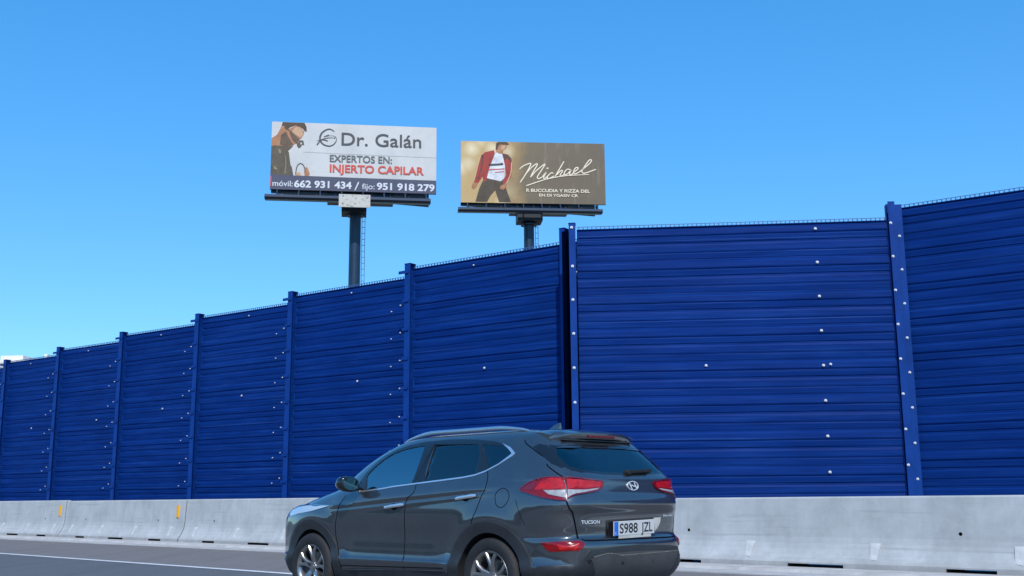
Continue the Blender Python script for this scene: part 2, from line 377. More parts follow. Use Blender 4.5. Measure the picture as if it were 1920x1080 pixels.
# ------------------------------------------------------------------ concrete barriers
def barrier_mesh(L=7.315):
    pr = [(-.30, .0), (-.30, .075), (-.285, .09), (-.215, .185), (-.165, .275), (-.135, .36), (-.118, .45), (-.078, 1.045), (-.06, 1.07), (.06, 1.07), (.078, 1.045), (.118, .45), (.135, .36), (.165, .275), (.215, .185), (.285, .09), (.30, .075), (.30, .0)]
    b = MB(); n = len(pr); vs = []; xs = [0, .006]+[L*i/12 for i in range(1, 12)]+[L-.006, L]
    for i, x in enumerate(xs):
        k = .996 if i in (0, len(xs)-1) else 1
        for y, z in pr: vs.append((x, y*k, z*k if z > .5 else z))
    fs = [(i*n+j, i*n+(j+1) % n, (i+1)*n+(j+1) % n, (i+1)*n+j) for i in range(len(xs)-1) for j in range(n)]
    fs += [tuple(range(n)), tuple(range(len(xs)*n-1, (len(xs)-1)*n-1, -1))]
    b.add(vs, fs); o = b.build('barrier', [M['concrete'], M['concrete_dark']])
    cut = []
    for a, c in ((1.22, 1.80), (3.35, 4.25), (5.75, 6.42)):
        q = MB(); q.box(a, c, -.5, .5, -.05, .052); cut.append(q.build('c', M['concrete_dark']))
    for x, z in ((1.45, .53), (5.9, .53)):
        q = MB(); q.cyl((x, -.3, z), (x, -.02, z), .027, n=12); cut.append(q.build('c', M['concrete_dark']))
    for x in (.62, 2.62, 4.68, 6.68):
        q = MB(); q.add([(x-.045, -.32, .14), (x+.06, -.32, .12), (x+.085, -.32, .38), (x-.075, -.32, .38), (x-.045, -.135, .14), (x+.06, -.135, .12), (x+.085, -.135, .38), (x-.075, -.135, .38)],
                        [(0,3,2,1),(4,5,6,7),(0,1,5,4),(1,2,6,5),(2,3,7,6),(3,0,4,7)]); cut.append(q.build('c', M['concrete']))
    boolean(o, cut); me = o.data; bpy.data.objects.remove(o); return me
bar_me = barrier_mesh()
rot_line = math.atan2(-.70711, .70711)
pk = MB()
pk.add([(-.046, -.240, .143), (.060, -.251, .127), (.084, -.137, .378), (-.074, -.137, .378), (-.042, -.17, .150), (.055, -.17, .132), (.078, -.09, .365), (-.068, -.09, .365)],
       [(0,1,2,3),(4,7,6,5),(0,4,5,1),(1,5,6,2),(2,6,7,3),(3,7,4,0)])
pk_o = pk.build('x', M['pocket']); pk_me = pk_o.data; bpy.data.objects.remove(pk_o)
rf = MB(); rf.box(-.045, .045, -.13, -.085, .60, .92); rf.box(-.035, .035, -.142, -.13, .62, .90)
rf_o = rf.build('x', M['reflector']); rf_me = rf_o.data; bpy.data.objects.remove(rf_o)
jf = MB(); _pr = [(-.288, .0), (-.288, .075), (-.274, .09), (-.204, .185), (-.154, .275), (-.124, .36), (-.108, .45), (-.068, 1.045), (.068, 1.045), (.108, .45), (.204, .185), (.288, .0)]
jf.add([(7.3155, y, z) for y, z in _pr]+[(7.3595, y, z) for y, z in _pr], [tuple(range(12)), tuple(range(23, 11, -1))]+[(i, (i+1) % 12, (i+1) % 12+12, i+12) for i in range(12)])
jf_o = jf.build('x', mat('dark joint shade', (.045, .046, .048), .95)); jf_me = jf_o.data; bpy.data.objects.remove(jf_o)  # dark fill added to imitate shade in the open joint
BAR_LABELS = {5.14: 'pale grey concrete barrier segment right of the car, reaching the right picture edge',
              12.50: 'concrete barrier segment directly behind the rear half of the dark SUV',
              19.86: 'concrete barrier segment from the right amber reflector to behind the bonnet',
              27.22: 'concrete barrier segment between the two amber reflectors, left of the car',
              34.58: 'concrete barrier segment cut by the left picture edge, left amber reflector at its end'}
bar_s = [5.14+7.36*k for k in range(-1, 6)]
for s in bar_s:
    # segment with its joint at s (near end) runs from s to s+7.3; local x points toward the viewer's right, so it starts at s+7.3
    p = W(s+7.35, 21.42); p.z = .035
    key = min(BAR_LABELS, key=lambda a: abs(a-s)-1)
    e = empty('concrete_barrier', p, rot_line, cat='barrier', group='concrete barrier segments along the shoulder')
    hz = .975 if s < 10 else (1.0 if s < 15 else 1.05 if s < 30 else 1.07); e.scale = (1, 1, hz*.965)
    o = bpy.data.objects.new('barrier_block', bar_me); link(o, e)
    for x in (.62, 2.62, 4.68, 6.68):
        q = bpy.data.objects.new('lifting_pocket', pk_me); link(q, e); q.location = (x, 0, 0)
    q = bpy.data.objects.new('joint_shade', jf_me); link(q, e)
    if s > 18:
        q = bpy.data.objects.new('reflector', rf_me); link(q, e); q.location = (7.32-.36, 0, 0)
    e['s'] = round(s, 3)
for o in [o for o in sc.objects if o.name.startswith('concrete_barrier')]:
    s = o['s']; del o['s']
    k = min(BAR_LABELS, key=lambda a: abs(a-s))
    o['label'] = BAR_LABELS[k] if abs(k-s) < .1 else ('concrete barrier segment beyond the left picture edge, before the far end of the row' if s > 36 else 'concrete barrier segment beyond the right picture edge, near the viewer')

# ------------------------------------------------------------------ blue noise wall
TOP = 6.54; PER = .35
def panel(L, parent, TOP=TOP):
    b = MB(); prof = [(0, 0), (.010, .0), (.045, -.026), (.150, -.034), (.172, -.026), (.186, -.012), (.200, -.012), (.212, -.020), (.312, -.014), (.326, .0), (.35, .0)]
    pts = []; z = TOP; n = int(TOP/PER)
    for k in range(n+1):
        for dz, y in prof[:-1]:
            zz = TOP-PER*k-dz
            if zz > 0: pts.append((y*(1.0, .55)[k % 2], zz))
    pts.append((0, 0)); m = len(pts); nx = 8
    vs = []
    rnd = random.Random(int(L*1000))
    for i in range(nx+1):
        for j, (y, zz) in enumerate(pts):
            wob = .004*math.sin(i*1.9+zz*2.3)+rnd.uniform(-.002, .002)
            vs.append((L*i/nx, y+wob, zz))
    b.add(vs, [(i*m+j, i*m+j+1, (i+1)*m+j+1, (i+1)*m+j) for i in range(nx) for j in range(m-1)])
    b.box(0, L, .03, .14, 0.01, TOP-.01)
    b.box(0, L, -.035, .15, TOP+.001, TOP+.018)
    return b.build('panel', M['blue_panel'], parent)
def comb(L, parent, TOP=TOP):
    b = MB(); p = .09; n = int(L/p)
    for i in range(n): x = (i+.5)*p; b.box(x-.009, x+.009, -.02, .0, TOP+.018, TOP+.075)
    b.box(0, L, -.016, -.008, TOP+.066, TOP+.078)
    return b.build('edge_mesh', M['comb'], parent)
def post_part(parent, x, y, rz, z1, wd=.17, name='post', brackets=True):
    b = MB(); h = wd/2
    b.box(-h, h, -.105, -.088, 0, z1); b.box(-.008, .008, -.088, .088, 0, z1-.002); b.box(-h, h, .088, .105, 0, z1)
    b.box(-h-.01, h+.01, -.115, .115, z1, z1+.012)
    o = b.build(name, M['blue_post'], parent); o.location = (x, y, 0); o.rotation_euler = (0, 0, rz)
    if brackets:
        q = MB()
        for k in range(9):
            z = TOP-.08-.70*k; q.box(-h-(.17 if k == 0 else .05), h*.6, -.135, -.108, z-.035, z+.035)
        r = q.build('bracket', M['blue_post'], o)
    return o
bolt_b = MB(); bolt_b.cyl((0, -.0, 0), (0, -.010, 0), .027, .026, n=12); bolt_b.cyl((0, -.010, 0), (0, -.030, 0), .015, .013, n=6)
bo = bolt_b.build('x', M['bolt']); bolt_me = bo.data; bpy.data.objects.remove(bo)
def bolt(parent, x, y, z, sc_=1.0):
    o = bpy.data.objects.new('bolt', bolt_me); link(o, parent); o.location = (x, y, z); o.scale = (sc_*1.05, 1, sc_*1.05); return o
def place(o, P, rz): o.location = P; o.rotation_euler = (0, 0, rz)
YAW = math.radians(-36.0)
posts = [W(15.47+4.98*k, 24.0) for k in range(1, 12)]      # nearest first
wallA = empty('noise_wall', W(15.47, 24.9), 0, label='long blue corrugated noise wall of stepped panels receding to the left behind the barrier', cat='noise wall')
def sub(parent, obj, P, rz):                                # put obj (built at origin) at world P inside the unrotated empty `parent`
    obj.location = P-parent.location; obj.location.z = 0; obj.rotation_euler = (0, 0, rz)
for k, P in enumerate(posts):
    L = 5.02; d = Vector((math.cos(YAW), math.sin(YAW), 0)); P0 = P+Vector((.07, .07, 0))
    pn = panel(L, wallA); sub(wallA, pn, P0, YAW)
    cm = comb(L, pn)
    # the near end of a bay hides behind the next post: find where the line of sight past that post meets the bay
    if k == 0: xv = L-.12
    else:
        Q = posts[k-1]-Vector((.09, .0, 0))
        a, c, e_, f_ = d.x, -Q.x, d.y, -Q.y
        det = a*f_-c*e_; rx, ry = -P0.x, -P0.y
        xv = (rx*f_-c*ry)/det
    for j in range(9):
        z = 5.90-.70*j-.02
        bolt(pn, xv-.14 if k else xv-.18, -.05, z, .68)
        if k: bolt(pn, xv-.44, -.05, z-.13, .62)
    if k == 0:
        for j in range(9):
            q = MB(); q.box(xv-.18, L+.02, -.075, -.052, 5.82-.70*j-.035, 5.82-.70*j+.02); q.build('bracket', M['blue_post'], pn)
    bolt(pn, 2.2+.25*math.sin(k*2.1), -.05, 3.98+.1*math.sin(k))
    bolt(pn, 1.9+.3*math.sin(k), -.05, TOP-.14, .7)
    post_part(wallA, 0, 0, 0, 6.66); p_ = [o for o in wallA.children if o.name.startswith('post')][-1]
    sub(wallA, p_, P, YAW)
    # return sheet closing the step between a bay's near end and the next post
    if k:
        e0 = P0+d*L; e1 = posts[k-1]
        r = MB(); v = e1-e0; r.box(0, v.length, -.03, .03, 0, TOP-.02); ro = r.build('return_panel', M['blue_panel'], wallA); sub(wallA, ro, e0, math.atan2(v.y, v.x))
A_end = posts[0]+Vector((.07, .07, 0))+Vector((math.cos(YAW), math.sin(YAW), 0))*5.02
pe = post_part(wallA, 0, 0, 0, 6.87, wd=.13, name='post', brackets=False); sub(wallA, pe, Vector((1.155, 23.87, 0)), YAW)

B0 = Vector((1.36, 22.66, 0)); B1 = Vector((7.62, 22.06, 0)); B1 = Vector((7.66, 22.055, 0)); vB = B1-B0; yb = math.atan2(vB.y, vB.x)
wallB = empty('noise_wall', B0, 0, label='wide blue corrugated wall section facing the camera, between the dark slit and the tall double post', cat='noise wall')
pb = panel(vB.length, wallB); sub(wallB, pb, B0, yb); comb(vB.length, pb)
rr = MB(); vr = Vector((1.22, 23.9, 0))-Vector((1.30, 22.75, 0)); rr.box(0, vr.length, -.03, .03, 0, 6.56); ro = rr.build('return_panel', M['blue_panel'], wallB); sub(wallB, ro, Vector((1.30, 22.75, 0)), math.atan2(vr.y, vr.x))
q = MB(); q.box(-.19, .02, .08, .14, 0, 6.60); qo = q.build('slit_shade', M['slit'], wallB); sub(wallB, qo, Vector((1.24, 22.85, 0)), yb)  # near-black sheet, its colour imitates the deep shade inside the slit
po = post_part(wallB, 0, 0, 0, 6.66, wd=.13, brackets=False); sub(wallB, po, Vector((1.26, 22.60, 0)), yb)
for j in range(9): bolt(po, -.005+.004*(j % 2), -.108, 6.45-.70*j+(.12 if j == 0 else 0), 1.1)
for j in range(9):
    bolt(pb, 4.86, -.05, 6.42-.70*j, 1.05)
    if j in (4, 8): bolt(pb, 5.0, -.05, 6.44-.70*j, .95)
bolt(pb, 2.55, -.05, 3.66); bolt(pb, 2.75, -.05, .95)

TC = 6.80
C0 = Vector((7.90, 22.10, 0)); yc = math.radians(-34.1); dC = Vector((math.cos(yc), math.sin(yc), 0))
wallC = empty('noise_wall', C0, 0, label='blue corrugated wall section at the right edge, starting at the tall bolted double post', cat='noise wall')
P = C0
for k in range(3):
    pc = panel(4.98, wallC, TC); sub(wallC, pc, P, yc); comb(4.98, pc, TC)
    if k:
        pp = post_part(wallC, 0, 0, 0, TC+.1); sub(wallC, pp, P-Vector((.07, .07, 0)), yc)
        r = MB(); v = P-Pe; r.box(0, v.length, -.03, .03, 0, TC-.02); ro = r.build('return_panel', M['blue_panel'], wallC); sub(wallC, ro, Pe, math.atan2(v.y, v.x))
    Pe = P+dC*4.98; P = P+W(-4.98, 0)
# tall double post at the corner: an I-beam flange and an angle beside it
cp = MB(); cp.box(-.125, .010, -.115, -.10, 0, 6.92); cp.box(-.05, -.035, -.10, .10, 0, 6.91); cp.box(-.125, .010, .10, .115, 0, 6.92); cp.box(.016, .150, -.075, -.062, 0, 6.86); cp.box(.137, .150, -.062, .14, 0, 6.86)
cp.box(-.150, -.130, -.02, .10, 0, 6.88)
cpo = cp.build('post', M['blue_post'], wallC); sub(wallC, cpo, Vector((7.765, 22.02, 0)), math.radians(-8)); tag(cpo, label='tall double corner post with two rows of white bolts')
for j in range(10):
    bolt(cpo, -.092, -.115, 6.47-.69*j, 1.0); bolt(cpo, .070, -.075, 6.20-.69*j, .95)

# ------------------------------------------------------------------ far buildings
def building(name, P, rz, wx, wy, h, col, label, floors, bays):
    e = empty(name, P, rz, label=label, cat='building')
    m = mat(name+' render', col, .85, var=.08, vscale=.3)
    b = MB(); b.box(0, wx, 0, wy, 0, h); b.build('wall', m, e)
    r = MB(); r.box(-.3, wx+.3, -.3, wy+.3, h, h+.5); r.box(wx*.30, wx*.52, 2, wy-2, h+.5, h+1.6); r.box(wx*.70, wx*.73, 3, 4, h+.5, h+1.9); r.build('roof', mat(name+' parapet', tuple(c*1.05 for c in col), .8), e)
    gm = mat(name+' window', (.10, .13, .16), .2)
    for f in range(floors):
        for k in range(bays):
            x = wx*(k+.5)/bays; z = h*(f+.55)/floors
            q = MB(); q.box(x-.7, x+.7, -.06, .05, z-.7, z+.7); wn = q.build('window', gm, e)
    return e
building('apartment_building', (-92, 186, 0), math.radians(-3), 17.6, 14, 24.2, (.72, .68, .62), 'pale flat-roofed building top just above the wall at the left picture edge', 7, 5)
building('apartment_building', (-79.6, 197.0, 0), math.radians(2), 8.2, 12, 27.2, (.66, .62, .56), 'small pale building top peeking over the blue wall beside the third post from the left', 8, 3)

# ------------------------------------------------------------------ billboards
def board(P, rz, Wd, H, z0, label, poster, pole_u, side_plate):
    e = empty('billboard', P, rz, label=label, cat='billboard')
    b = MB(); b.box(.0, Wd, .02, .20, z0, z0+H)
    for k in range(9): x = Wd*(k+.5)/9; b.box(x-.06, x+.06, .20, .55, z0-.25, z0+H-.2)
    fr = b.build('panel_frame', M['steel_black'], e)
    sh = MB(); n = 16; vs = []; fs = []
    for i in range(n+1):
        for j in range(5):
            vs.append((Wd*i/n, -.0, z0+H*j/4))
    fs = [(i*5+j, (i+1)*5+j, (i+1)*5+j+1, i*5+j+1) for i in range(n) for j in range(4)]
    sh.add(vs, fs); sh.box(0, Wd, .002, .018, z0, z0+H)
    ps = sh.build('poster', poster['base'], e)
    layers = {}
    lvl = 1
    for item in poster['items']:
        kind, m = item[0], item[1]
        y = -.0015*lvl; lvl += 1
        key = item[-1]
        mb = layers.setdefault((key, m.name, lvl if key == 'lettering' and (kind == 'text' or m is M['ink_cream']) else 0), (MB(), m))[0]
        if kind == 'poly':
            pts = [Vector((p[0], p[1])) for p in item[2]]
            r = delaunay_2d_cdt(pts, [(i, (i+1) % len(pts)) for i in range(len(pts))], [], 1, 1e-6)
            V, Fc = r[0], r[2]
            mb.add([(v[0]*Wd, y, z0+v[1]*H) for v in V], [tuple(f) for f in Fc])
        elif kind == 'line':
            pts = [(p[0]*Wd, p[1]*H) for p in item[2]]
            cc = catmull(pts, 6) if len(pts) > 2 else pts
            q = thick_line(cc, item[3], item[4]); n2 = len(q)//2
            mb.add([(x, y, z0+z) for x, z in q], [(i, i+1, 2*n2-2-i, 2*n2-1-i) for i in range(n2-1)])
            if item[3] > .05:
                for (cx_, cz_) in (cc[0], cc[-1]):
                    rr_ = item[3]*.5*(item[4](0) if item[4] else 1)
                    mb.add([(cx_+rr_*math.cos(a*.7854), y, z0+cz_+rr_*math.sin(a*.7854)) for a in range(8)], [tuple(range(8))])
        elif kind == 'text':
            _, _, s, u0, u1, v0, v1, bold, ital, cap = item[:10]
            vs, fs = text_fit(s, u0, u1, v0, v1, bold, ital, cap)
            mb.add([(x*Wd, y, z0+v*H) for x, v in vs], fs)
    for (key, mn, _l), (mb, m) in layers.items():
        o = mb.build(key, m, ps)
    # second face on the far side, splayed
    b = MB(); b.add([(.03, .6, z0-.05), (Wd-.3, 3.2, z0-.05), (Wd-.3, 3.45, z0-.05), (.03, .85, z0-.05), (.03, .6, z0+H-.55), (Wd-.3, 3.2, z0+H-.55), (Wd-.3, 3.45, z0+H-.55), (.03, .85, z0+H-.55)],
                    [(0,3,2,1),(4,5,6,7),(0,1,5,4),(1,2,6,5),(2,3,7,6),(3,0,4,7)]); b.build('rear_panel', M['steel_black'], e)
    # catwalk tray in front
    t = MB(); zt = z0-.86
    prof = [(-1.25, zt), (-1.15, zt+.20), (-1.05, zt+.20), (-.95, zt+.08), (-.35, zt+.10), (-.30, zt-.04), (-1.0, zt-.12)]
    x0, x1 = -.25, Wd-.45; n = len(prof)
    t.add([(x0, y, z) for y, z in prof]+[(x1, y, z) for y, z in prof], [(j, (j+1) % n, n+(j+1) % n, n+j) for j in range(n)]+[tuple(range(n)), tuple(range(2*n-1, n-1, -1))])
    t.build('catwalk', M['steel'], e)
    br = MB()
    for k in range(8):
        x = .5+(Wd-1.2)*k/7; br.bar((x, -.7, zt+.1), (x, .15, z0+.1), .09, .09); br.bar((x, -.3, zt+.05), (x, .5, z0-.02), .07, .07)
    br.box(.1, Wd-.9, .30, .50, z0-.16, z0-.02); br.box(Wd*.34, Wd*.74, .3, 1.5, z0-.62, z0-.02)
    br.build('support_truss', M['steel'], e)
    sl = MB()
    for k in range(4): sl.box(Wd*.78, Wd*.925, .7+.25*k, .85+.25*k, z0-.50+.14*k, z0-.44+.14*k)
    sl.build('pale_slats', M['steel_pale'], e)  # pale slats standing in for lit trusses behind the board
    # pole, head box, ladder
    px_ = pole_u*Wd; py = 1.0
    p = MB(); p.cyl((px_, py, 0), (px_, py, z0-.35), .43, .39, n=32); p.build('pole', M['steel'], e, smooth=True)
    hb = MB(); hb.box(px_-.95, px_+.95 if not side_plate else px_+.75, py-1.0, py+.6, z0-(1.42 if side_plate else 1.30), z0-.62); hb.build('head_box', M['steel_black'], e)
    hb = MB(); hb.cyl((px_, py, z0-1.5), (px_, py, z0-1.42), .62, n=24); hb.build('pole_flange', M['steel'], e); hb = MB(); hb.cyl((px_, py, 0), (px_, py, .08), .9, n=24); hb.build('base_plate', M['steel'], e)
    ld = MB(); lx = px_+.47
    for dx in (-.0, .20): ld.bar((lx+dx, py-.2, 1.5), (lx+dx, py-.2, z0-.6), .035, .035)
    zz = 1.6
    while zz < z0-.8: ld.bar((lx, py-.2, zz), (lx+.20, py-.2, zz), .03, .03); zz += .42
    ld.build('ladder', M['steel'], e)
    if side_plate:
        s = MB(); s.box(px_-1.12, px_+.98, -1.50, -1.40, z0-1.50, z0-.62); sp = s.build('owner_plate', M['owner_plate'], e)
    return e
T = lambda a, b: (lambda t: a+(b-a)*t)
I = M
poster1 = dict(base=M['vinyl_white'], items=[
 ('poly', I['ink_skin'], [(0.0,0.7514),(0.032,0.8055),(0.0455,0.8743),(0.0571,0.9431),(0.0708,0.95),(0.0907,0.9109),(0.1065,0.9024),(0.1381,0.948),(0.162,0.9561),(0.1861,0.891),(0.1942,0.8658),(0.1883,0.8075),(0.1784,0.7645),(0.1685,0.7426),(0.1546,0.6837),(0.1348,0.666),(0.123,0.6336),(0.1033,0.5798),(0.0876,0.5472),(0.0,0.5403)], 'figure_print'),
 ('poly', I['ink_skin_light'], [(.118,.86),(.145,.935),(.165,.93),(.184,.88),(.186,.82),(.174,.775)], 'figure_print'),
 ('poly', I['ink_brown'], [(.055,.80),(.085,.86),(.10,.78),(.12,.70),(.135,.668),(.10,.64),(.05,.66)], 'figure_print'),
 ('poly', I['ink_hair'], [(0.0571,0.9379),(0.0629,0.998),(0.1939,0.998),(0.2061,0.9354),(0.209,0.8706),(0.1982,0.8662),(0.1881,0.9017),(0.17,0.931),(0.1421,0.9537),(0.1104,0.9237),(0.0868,0.8792),(0.0789,0.8991),(0.0709,0.9448)], 'figure_print'),
 ('poly', I['ink_brown'], [(0.011,0.6431),(0.1309,0.65),(0.125,0.6286),(0.1053,0.5799),(0.0877,0.5368),(0.0,0.5298)], 'figure_print'),
 ('poly', I['ink_skin'], [(0.0631,0.9179),(0.0756,0.9298),(0.0781,0.8782),(0.0691,0.8615)], 'figure_print'),
 ('poly', I['ink_brown'], [(0.1047,0.8449),(0.1145,0.8617),(0.1684,0.753),(0.1586,0.705),(0.1467,0.6829),(0.1247,0.7274)], 'figure_print'),
 ('line', I['ink_brown'], [(.076,.915),(.105,.872),(.118,.85)], .09, None, 'figure_print'),
 ('poly', I['ink_khaki'], [(0.1665,0.7319),(0.1885,0.7342),(0.1925,0.7033),(0.1966,0.6619),(0.1826,0.6657),(0.1747,0.6283),(0.1628,0.6146),(0.1527,0.647),(0.1507,0.6833),(0.1606,0.7)], 'figure_print'),
 ('poly', I['ink_faint'], [(.172,.70),(.183,.70),(.182,.675),(.172,.672)], 'figure_print'),
 ('poly', I['ink_khaki'], [(0.0,0.6326),(0.052,0.6421),(0.0915,0.5786),(0.1054,0.554),(0.1115,0.456),(0.1177,0.3632),(0.1257,0.3327),(0.1367,0.2042),(0.0,0.2052)], 'figure_print'),
 ('line', I['ink_brown'], [(.062,.52),(.068,.38),(.06,.25)], .14, T(1, .4), 'figure_print'),
 ('line', I['ink_khaki_hi'], [(.085,.50),(.090,.36),(.085,.24)], .07, T(.5, 1), 'figure_print'),
 ('poly', I['ink_khaki_hi'], [(0.0424,0.5998),(0.0581,0.5754),(0.0582,0.5289),(0.0484,0.5384)], 'figure_print'),
 ('poly', I['ink_khaki_hi'], [(0.0177,0.345),(0.0393,0.3055),(0.0374,0.2848),(0.0198,0.2938)], 'figure_print'),
 ('poly', I['ink_skin'], [(0.2073,0.3389),(0.2194,0.3294),(0.2336,0.2468),(0.2276,0.2053),(0.2035,0.2053),(0.1994,0.2757)], 'figure_print'),
 ('poly', I['ink_skin_light'], [(0.1478,0.205),(0.1537,0.2413),(0.1715,0.2737),(0.1795,0.2431),(0.1836,0.2053)], 'figure_print'),
 ('line', I['ink_grey'], [(0.1497,0.2307),(0.1535,0.314),(0.1613,0.3666),(0.1752,0.3885),(0.1912,0.3742),(0.2013,0.328),(0.2054,0.2762)], .06, None, 'figure_print'),
 ('poly', I['ink_navy'], [(0,0),(1,0),(1,.198),(.47,.203),(0,.212)], 'band_print'),
 ('line', I['ink_red'], [(.004,.05),(.004,.19)], .07, None, 'band_print'),
 ('line', I['ink_faint'], [(.19,.565),(.5,.555),(1,.545)], .022, None, 'band_print'),
 ('line', I['ink_grey'], [(0.373,0.8866),(0.3565,0.9112),(0.338,0.9165),(0.3156,0.8905),(0.2973,0.8461),(0.2892,0.7872),(0.2934,0.7349),(0.3118,0.684),(0.3445,0.663),(0.3691,0.6846),(0.3855,0.734),(0.3876,0.782),(0.3772,0.8128),(0.3566,0.8211),(0.332,0.813)], .115, lambda t: max(.18, 1-abs(t-.35)*1.5), 'logo_print'),
 ('line', I['ink_grey'], [(0.312,0.800),(0.332,0.8183),(0.3423,0.8269)], .10, T(.3, 1), 'logo_print'),
 ('line', I['ink_grey'], [(0.2732,0.6801),(0.2914,0.7347),(0.3117,0.7685),(0.3485,0.7884),(0.3772,0.7862)], .08, T(1, .25), 'logo_print'),
 ('line', I['ink_grey'], [(0.2731,0.7327),(0.2995,0.7566),(0.3362,0.7394)], .07, T(.4, 1), 'logo_print'),
 ('text', I['ink_grey'], 'Dr. Galán', .4193, .906, .684, .872, .008, 0, 'D', 'lettering'),
 ('text', I['ink_grey_green'], 'EXPERTOS EN:', .3508, .7278, .431, .533, .018, 0, 'E', 'lettering'),
 ('text', I['ink_red'], 'INJERTO CAPILAR', .3523, .924, .278, .392, .026, 0, 'I', 'lettering'),
 ('text', I['ink_white'], 'móvil:', .0145, .1343, .047, .128, .008, 0, 'l', 'lettering'),
 ('text', I['ink_white'], '662 931 434', .1422, .4858, .040, .142, .030, 0, '6', 'lettering'),
 ('line', I['ink_white'], [(.507,.022),(.527,.135)], .085, None, 'lettering'),
 ('text', I['ink_white'], 'fijo:', .5483, .6246, .040, .120, .006, 0, 'f', 'lettering'),
 ('text', I['ink_white'], '951 918 279', .6374, .9899, .038, .140, .030, 0, '9', 'lettering'),
])
mic = [[(0.4066,0.5586),(0.4306,0.6073),(0.4705,0.6474),(0.4823,0.6328),(0.4495,0.4847),(0.4091,0.3413)],[(0.4455,0.4751),(0.4859,0.5815),(0.5222,0.6464),(0.526,0.6217),(0.5013,0.5251),(0.4808,0.4292)],[(0.4808,0.4292),(0.5173,0.5258),(0.5742,0.6376),(0.5781,0.6244),(0.5491,0.5178),(0.5269,0.4311),(0.5362,0.403),(0.5604,0.4325)],[(0.5604,0.4325),(0.5891,0.51),(0.5691,0.4233),(0.5802,0.4123),(0.6006,0.4532)],[(0.5961,0.5735),(0.6002,0.5776)],[(0.6372,0.4931),(0.6252,0.5021),(0.6006,0.4532),(0.5963,0.4149),(0.6123,0.4117),(0.6408,0.4492)],[(0.7123,0.6893),(0.6826,0.572),(0.6513,0.4458)],[(0.6629,0.475),(0.6903,0.5396),(0.7025,0.5344),(0.6855,0.4702),(0.6951,0.4534),(0.7182,0.487)],[(0.7598,0.5564),(0.7354,0.5649),(0.7152,0.51),(0.7181,0.4755),(0.7361,0.4878),(0.7614,0.5507),(0.7509,0.4923),(0.7613,0.4754),(0.7823,0.5188)],[(0.7823,0.5188),(0.8093,0.5723),(0.8096,0.5975),(0.793,0.587),(0.7791,0.5245),(0.7901,0.4902),(0.821,0.5264)],[(0.821,0.5264),(0.8847,0.65),(0.9055,0.7097),(0.8999,0.729),(0.8838,0.7046),(0.8421,0.5603),(0.8399,0.5214),(0.8579,0.5067),(0.9335,0.5705)],[(0.452,0.2863),(0.5238,0.3455),(0.6042,0.4056),(0.726,0.4585),(0.8824,0.4845)]]
poster2 = dict(base=M['vinyl_gold'], items=[
 # a plain generic figure in a red jacket
 ('poly', I['ink_trouser'], [(.165,.43),(.296,.40),(.31,.24),(.345,.012),(.262,.012),(.235,.20),(.20,.10),(.18,.012),(.10,.012),(.125,.22)], 'figure_print'),
 ('poly', I['ink_shirt'], [(.225,.80),(.262,.83),(.292,.79),(.305,.62),(.300,.40),(.272,.35),(.160,.41),(.175,.60)], 'figure_print'),
 ('poly', I['ink_jacket'], [(.228,.86),(.165,.82),(.137,.76),(.118,.60),(.098,.42),(.090,.33),(.118,.31),(.150,.42),(.155,.33),(.175,.36),(.195,.55),(.235,.80)], 'figure_print'),
 ('poly', I['ink_jacket'], [(.285,.81),(.325,.79),(.350,.72),(.356,.58),(.345,.42),(.318,.33),(.292,.30),(.288,.37),(.312,.45),(.303,.62)], 'figure_print'),
 ('poly', I['ink_jacket_dark'], [(.285,.81),(.325,.79),(.348,.73),(.345,.67),(.318,.72),(.300,.69)], 'figure_print'),
 ('line', I['ink_jacket_dark'], [(.150,.76),(.145,.60),(.122,.40)], .16, T(1, .3), 'figure_print'),
 ('line', I['ink_cuff'], [(.350,.66),(.345,.50),(.320,.35),(.300,.30)], .07, None, 'figure_print'),
 ('line', I['ink_cuff'], [(.137,.76),(.118,.60),(.092,.35)], .05, None, 'figure_print'),
 ('poly', I['ink_skin'], [(.090,.33),(.118,.31),(.106,.25),(.088,.21),(.074,.24),(.078,.29)], 'figure_print'),
 ('poly', I['ink_skin'], [(.292,.30),(.318,.33),(.315,.26),(.290,.21),(.266,.23),(.272,.28)], 'figure_print'),
 ('poly', I['ink_skin'], [(.244,.83),(.268,.80),(.290,.81),(.292,.86),(.315,.89),(.318,.94),(.300,.965),(.262,.965),(.248,.93),(.243,.88)], 'figure_print'),
 ('poly', I['ink_skin_light'], [(.275,.88),(.296,.86),(.306,.90),(.305,.94),(.282,.94)], 'figure_print'),
 ('poly', I['ink_hair'], [(.240,.86),(.243,.97),(.258,.995),(.318,.995),(.335,.955),(.312,.948),(.270,.955),(.258,.92),(.252,.87)], 'figure_print'),
 ('line', I['ink_grey'], [(.195,.615),(.245,.622),(.285,.632)], .16, None, 'figure_print'),
 ('line', I['ink_red'], [(.190,.535),(.245,.545),(.298,.555)], .07, None, 'figure_print'),
 ('line', I['ink_red'], [(.235,.495),(.298,.510)], .05, None, 'figure_print'),
]+[('line', I['ink_cream'], m_, .080 if i != 4 else .12, (T(1, .7) if i == 11 else None), 'lettering') for i, m_ in enumerate(mic)]+[
 ('text', I['ink_cream'], 'R BUCCUDIA Y RIZZA DEL', .4498, .8905, .186, .237, .02, 0, 'H', 'lettering'),
 ('text', I['ink_cream'], 'EN DI YGASIV CR', .5377, .8075, .114, .157, .02, 0, 'H', 'lettering'),
])
def board_place(rl_, rr_, Hh, **k):
    # rl_/rr_: horizontal direction and depth of the left and right board edges
    P0 = Vector((rl_[0]*rl_[1], rl_[1], 0)); P1 = Vector((rr_[0]*rr_[1], rr_[1], 0)); v = P1-P0
    return P0, math.atan2(v.y, v.x), v.length
P0, rz, wd = board_place((-.2239, 73.4), (-.0696, 75.0), 4.8)
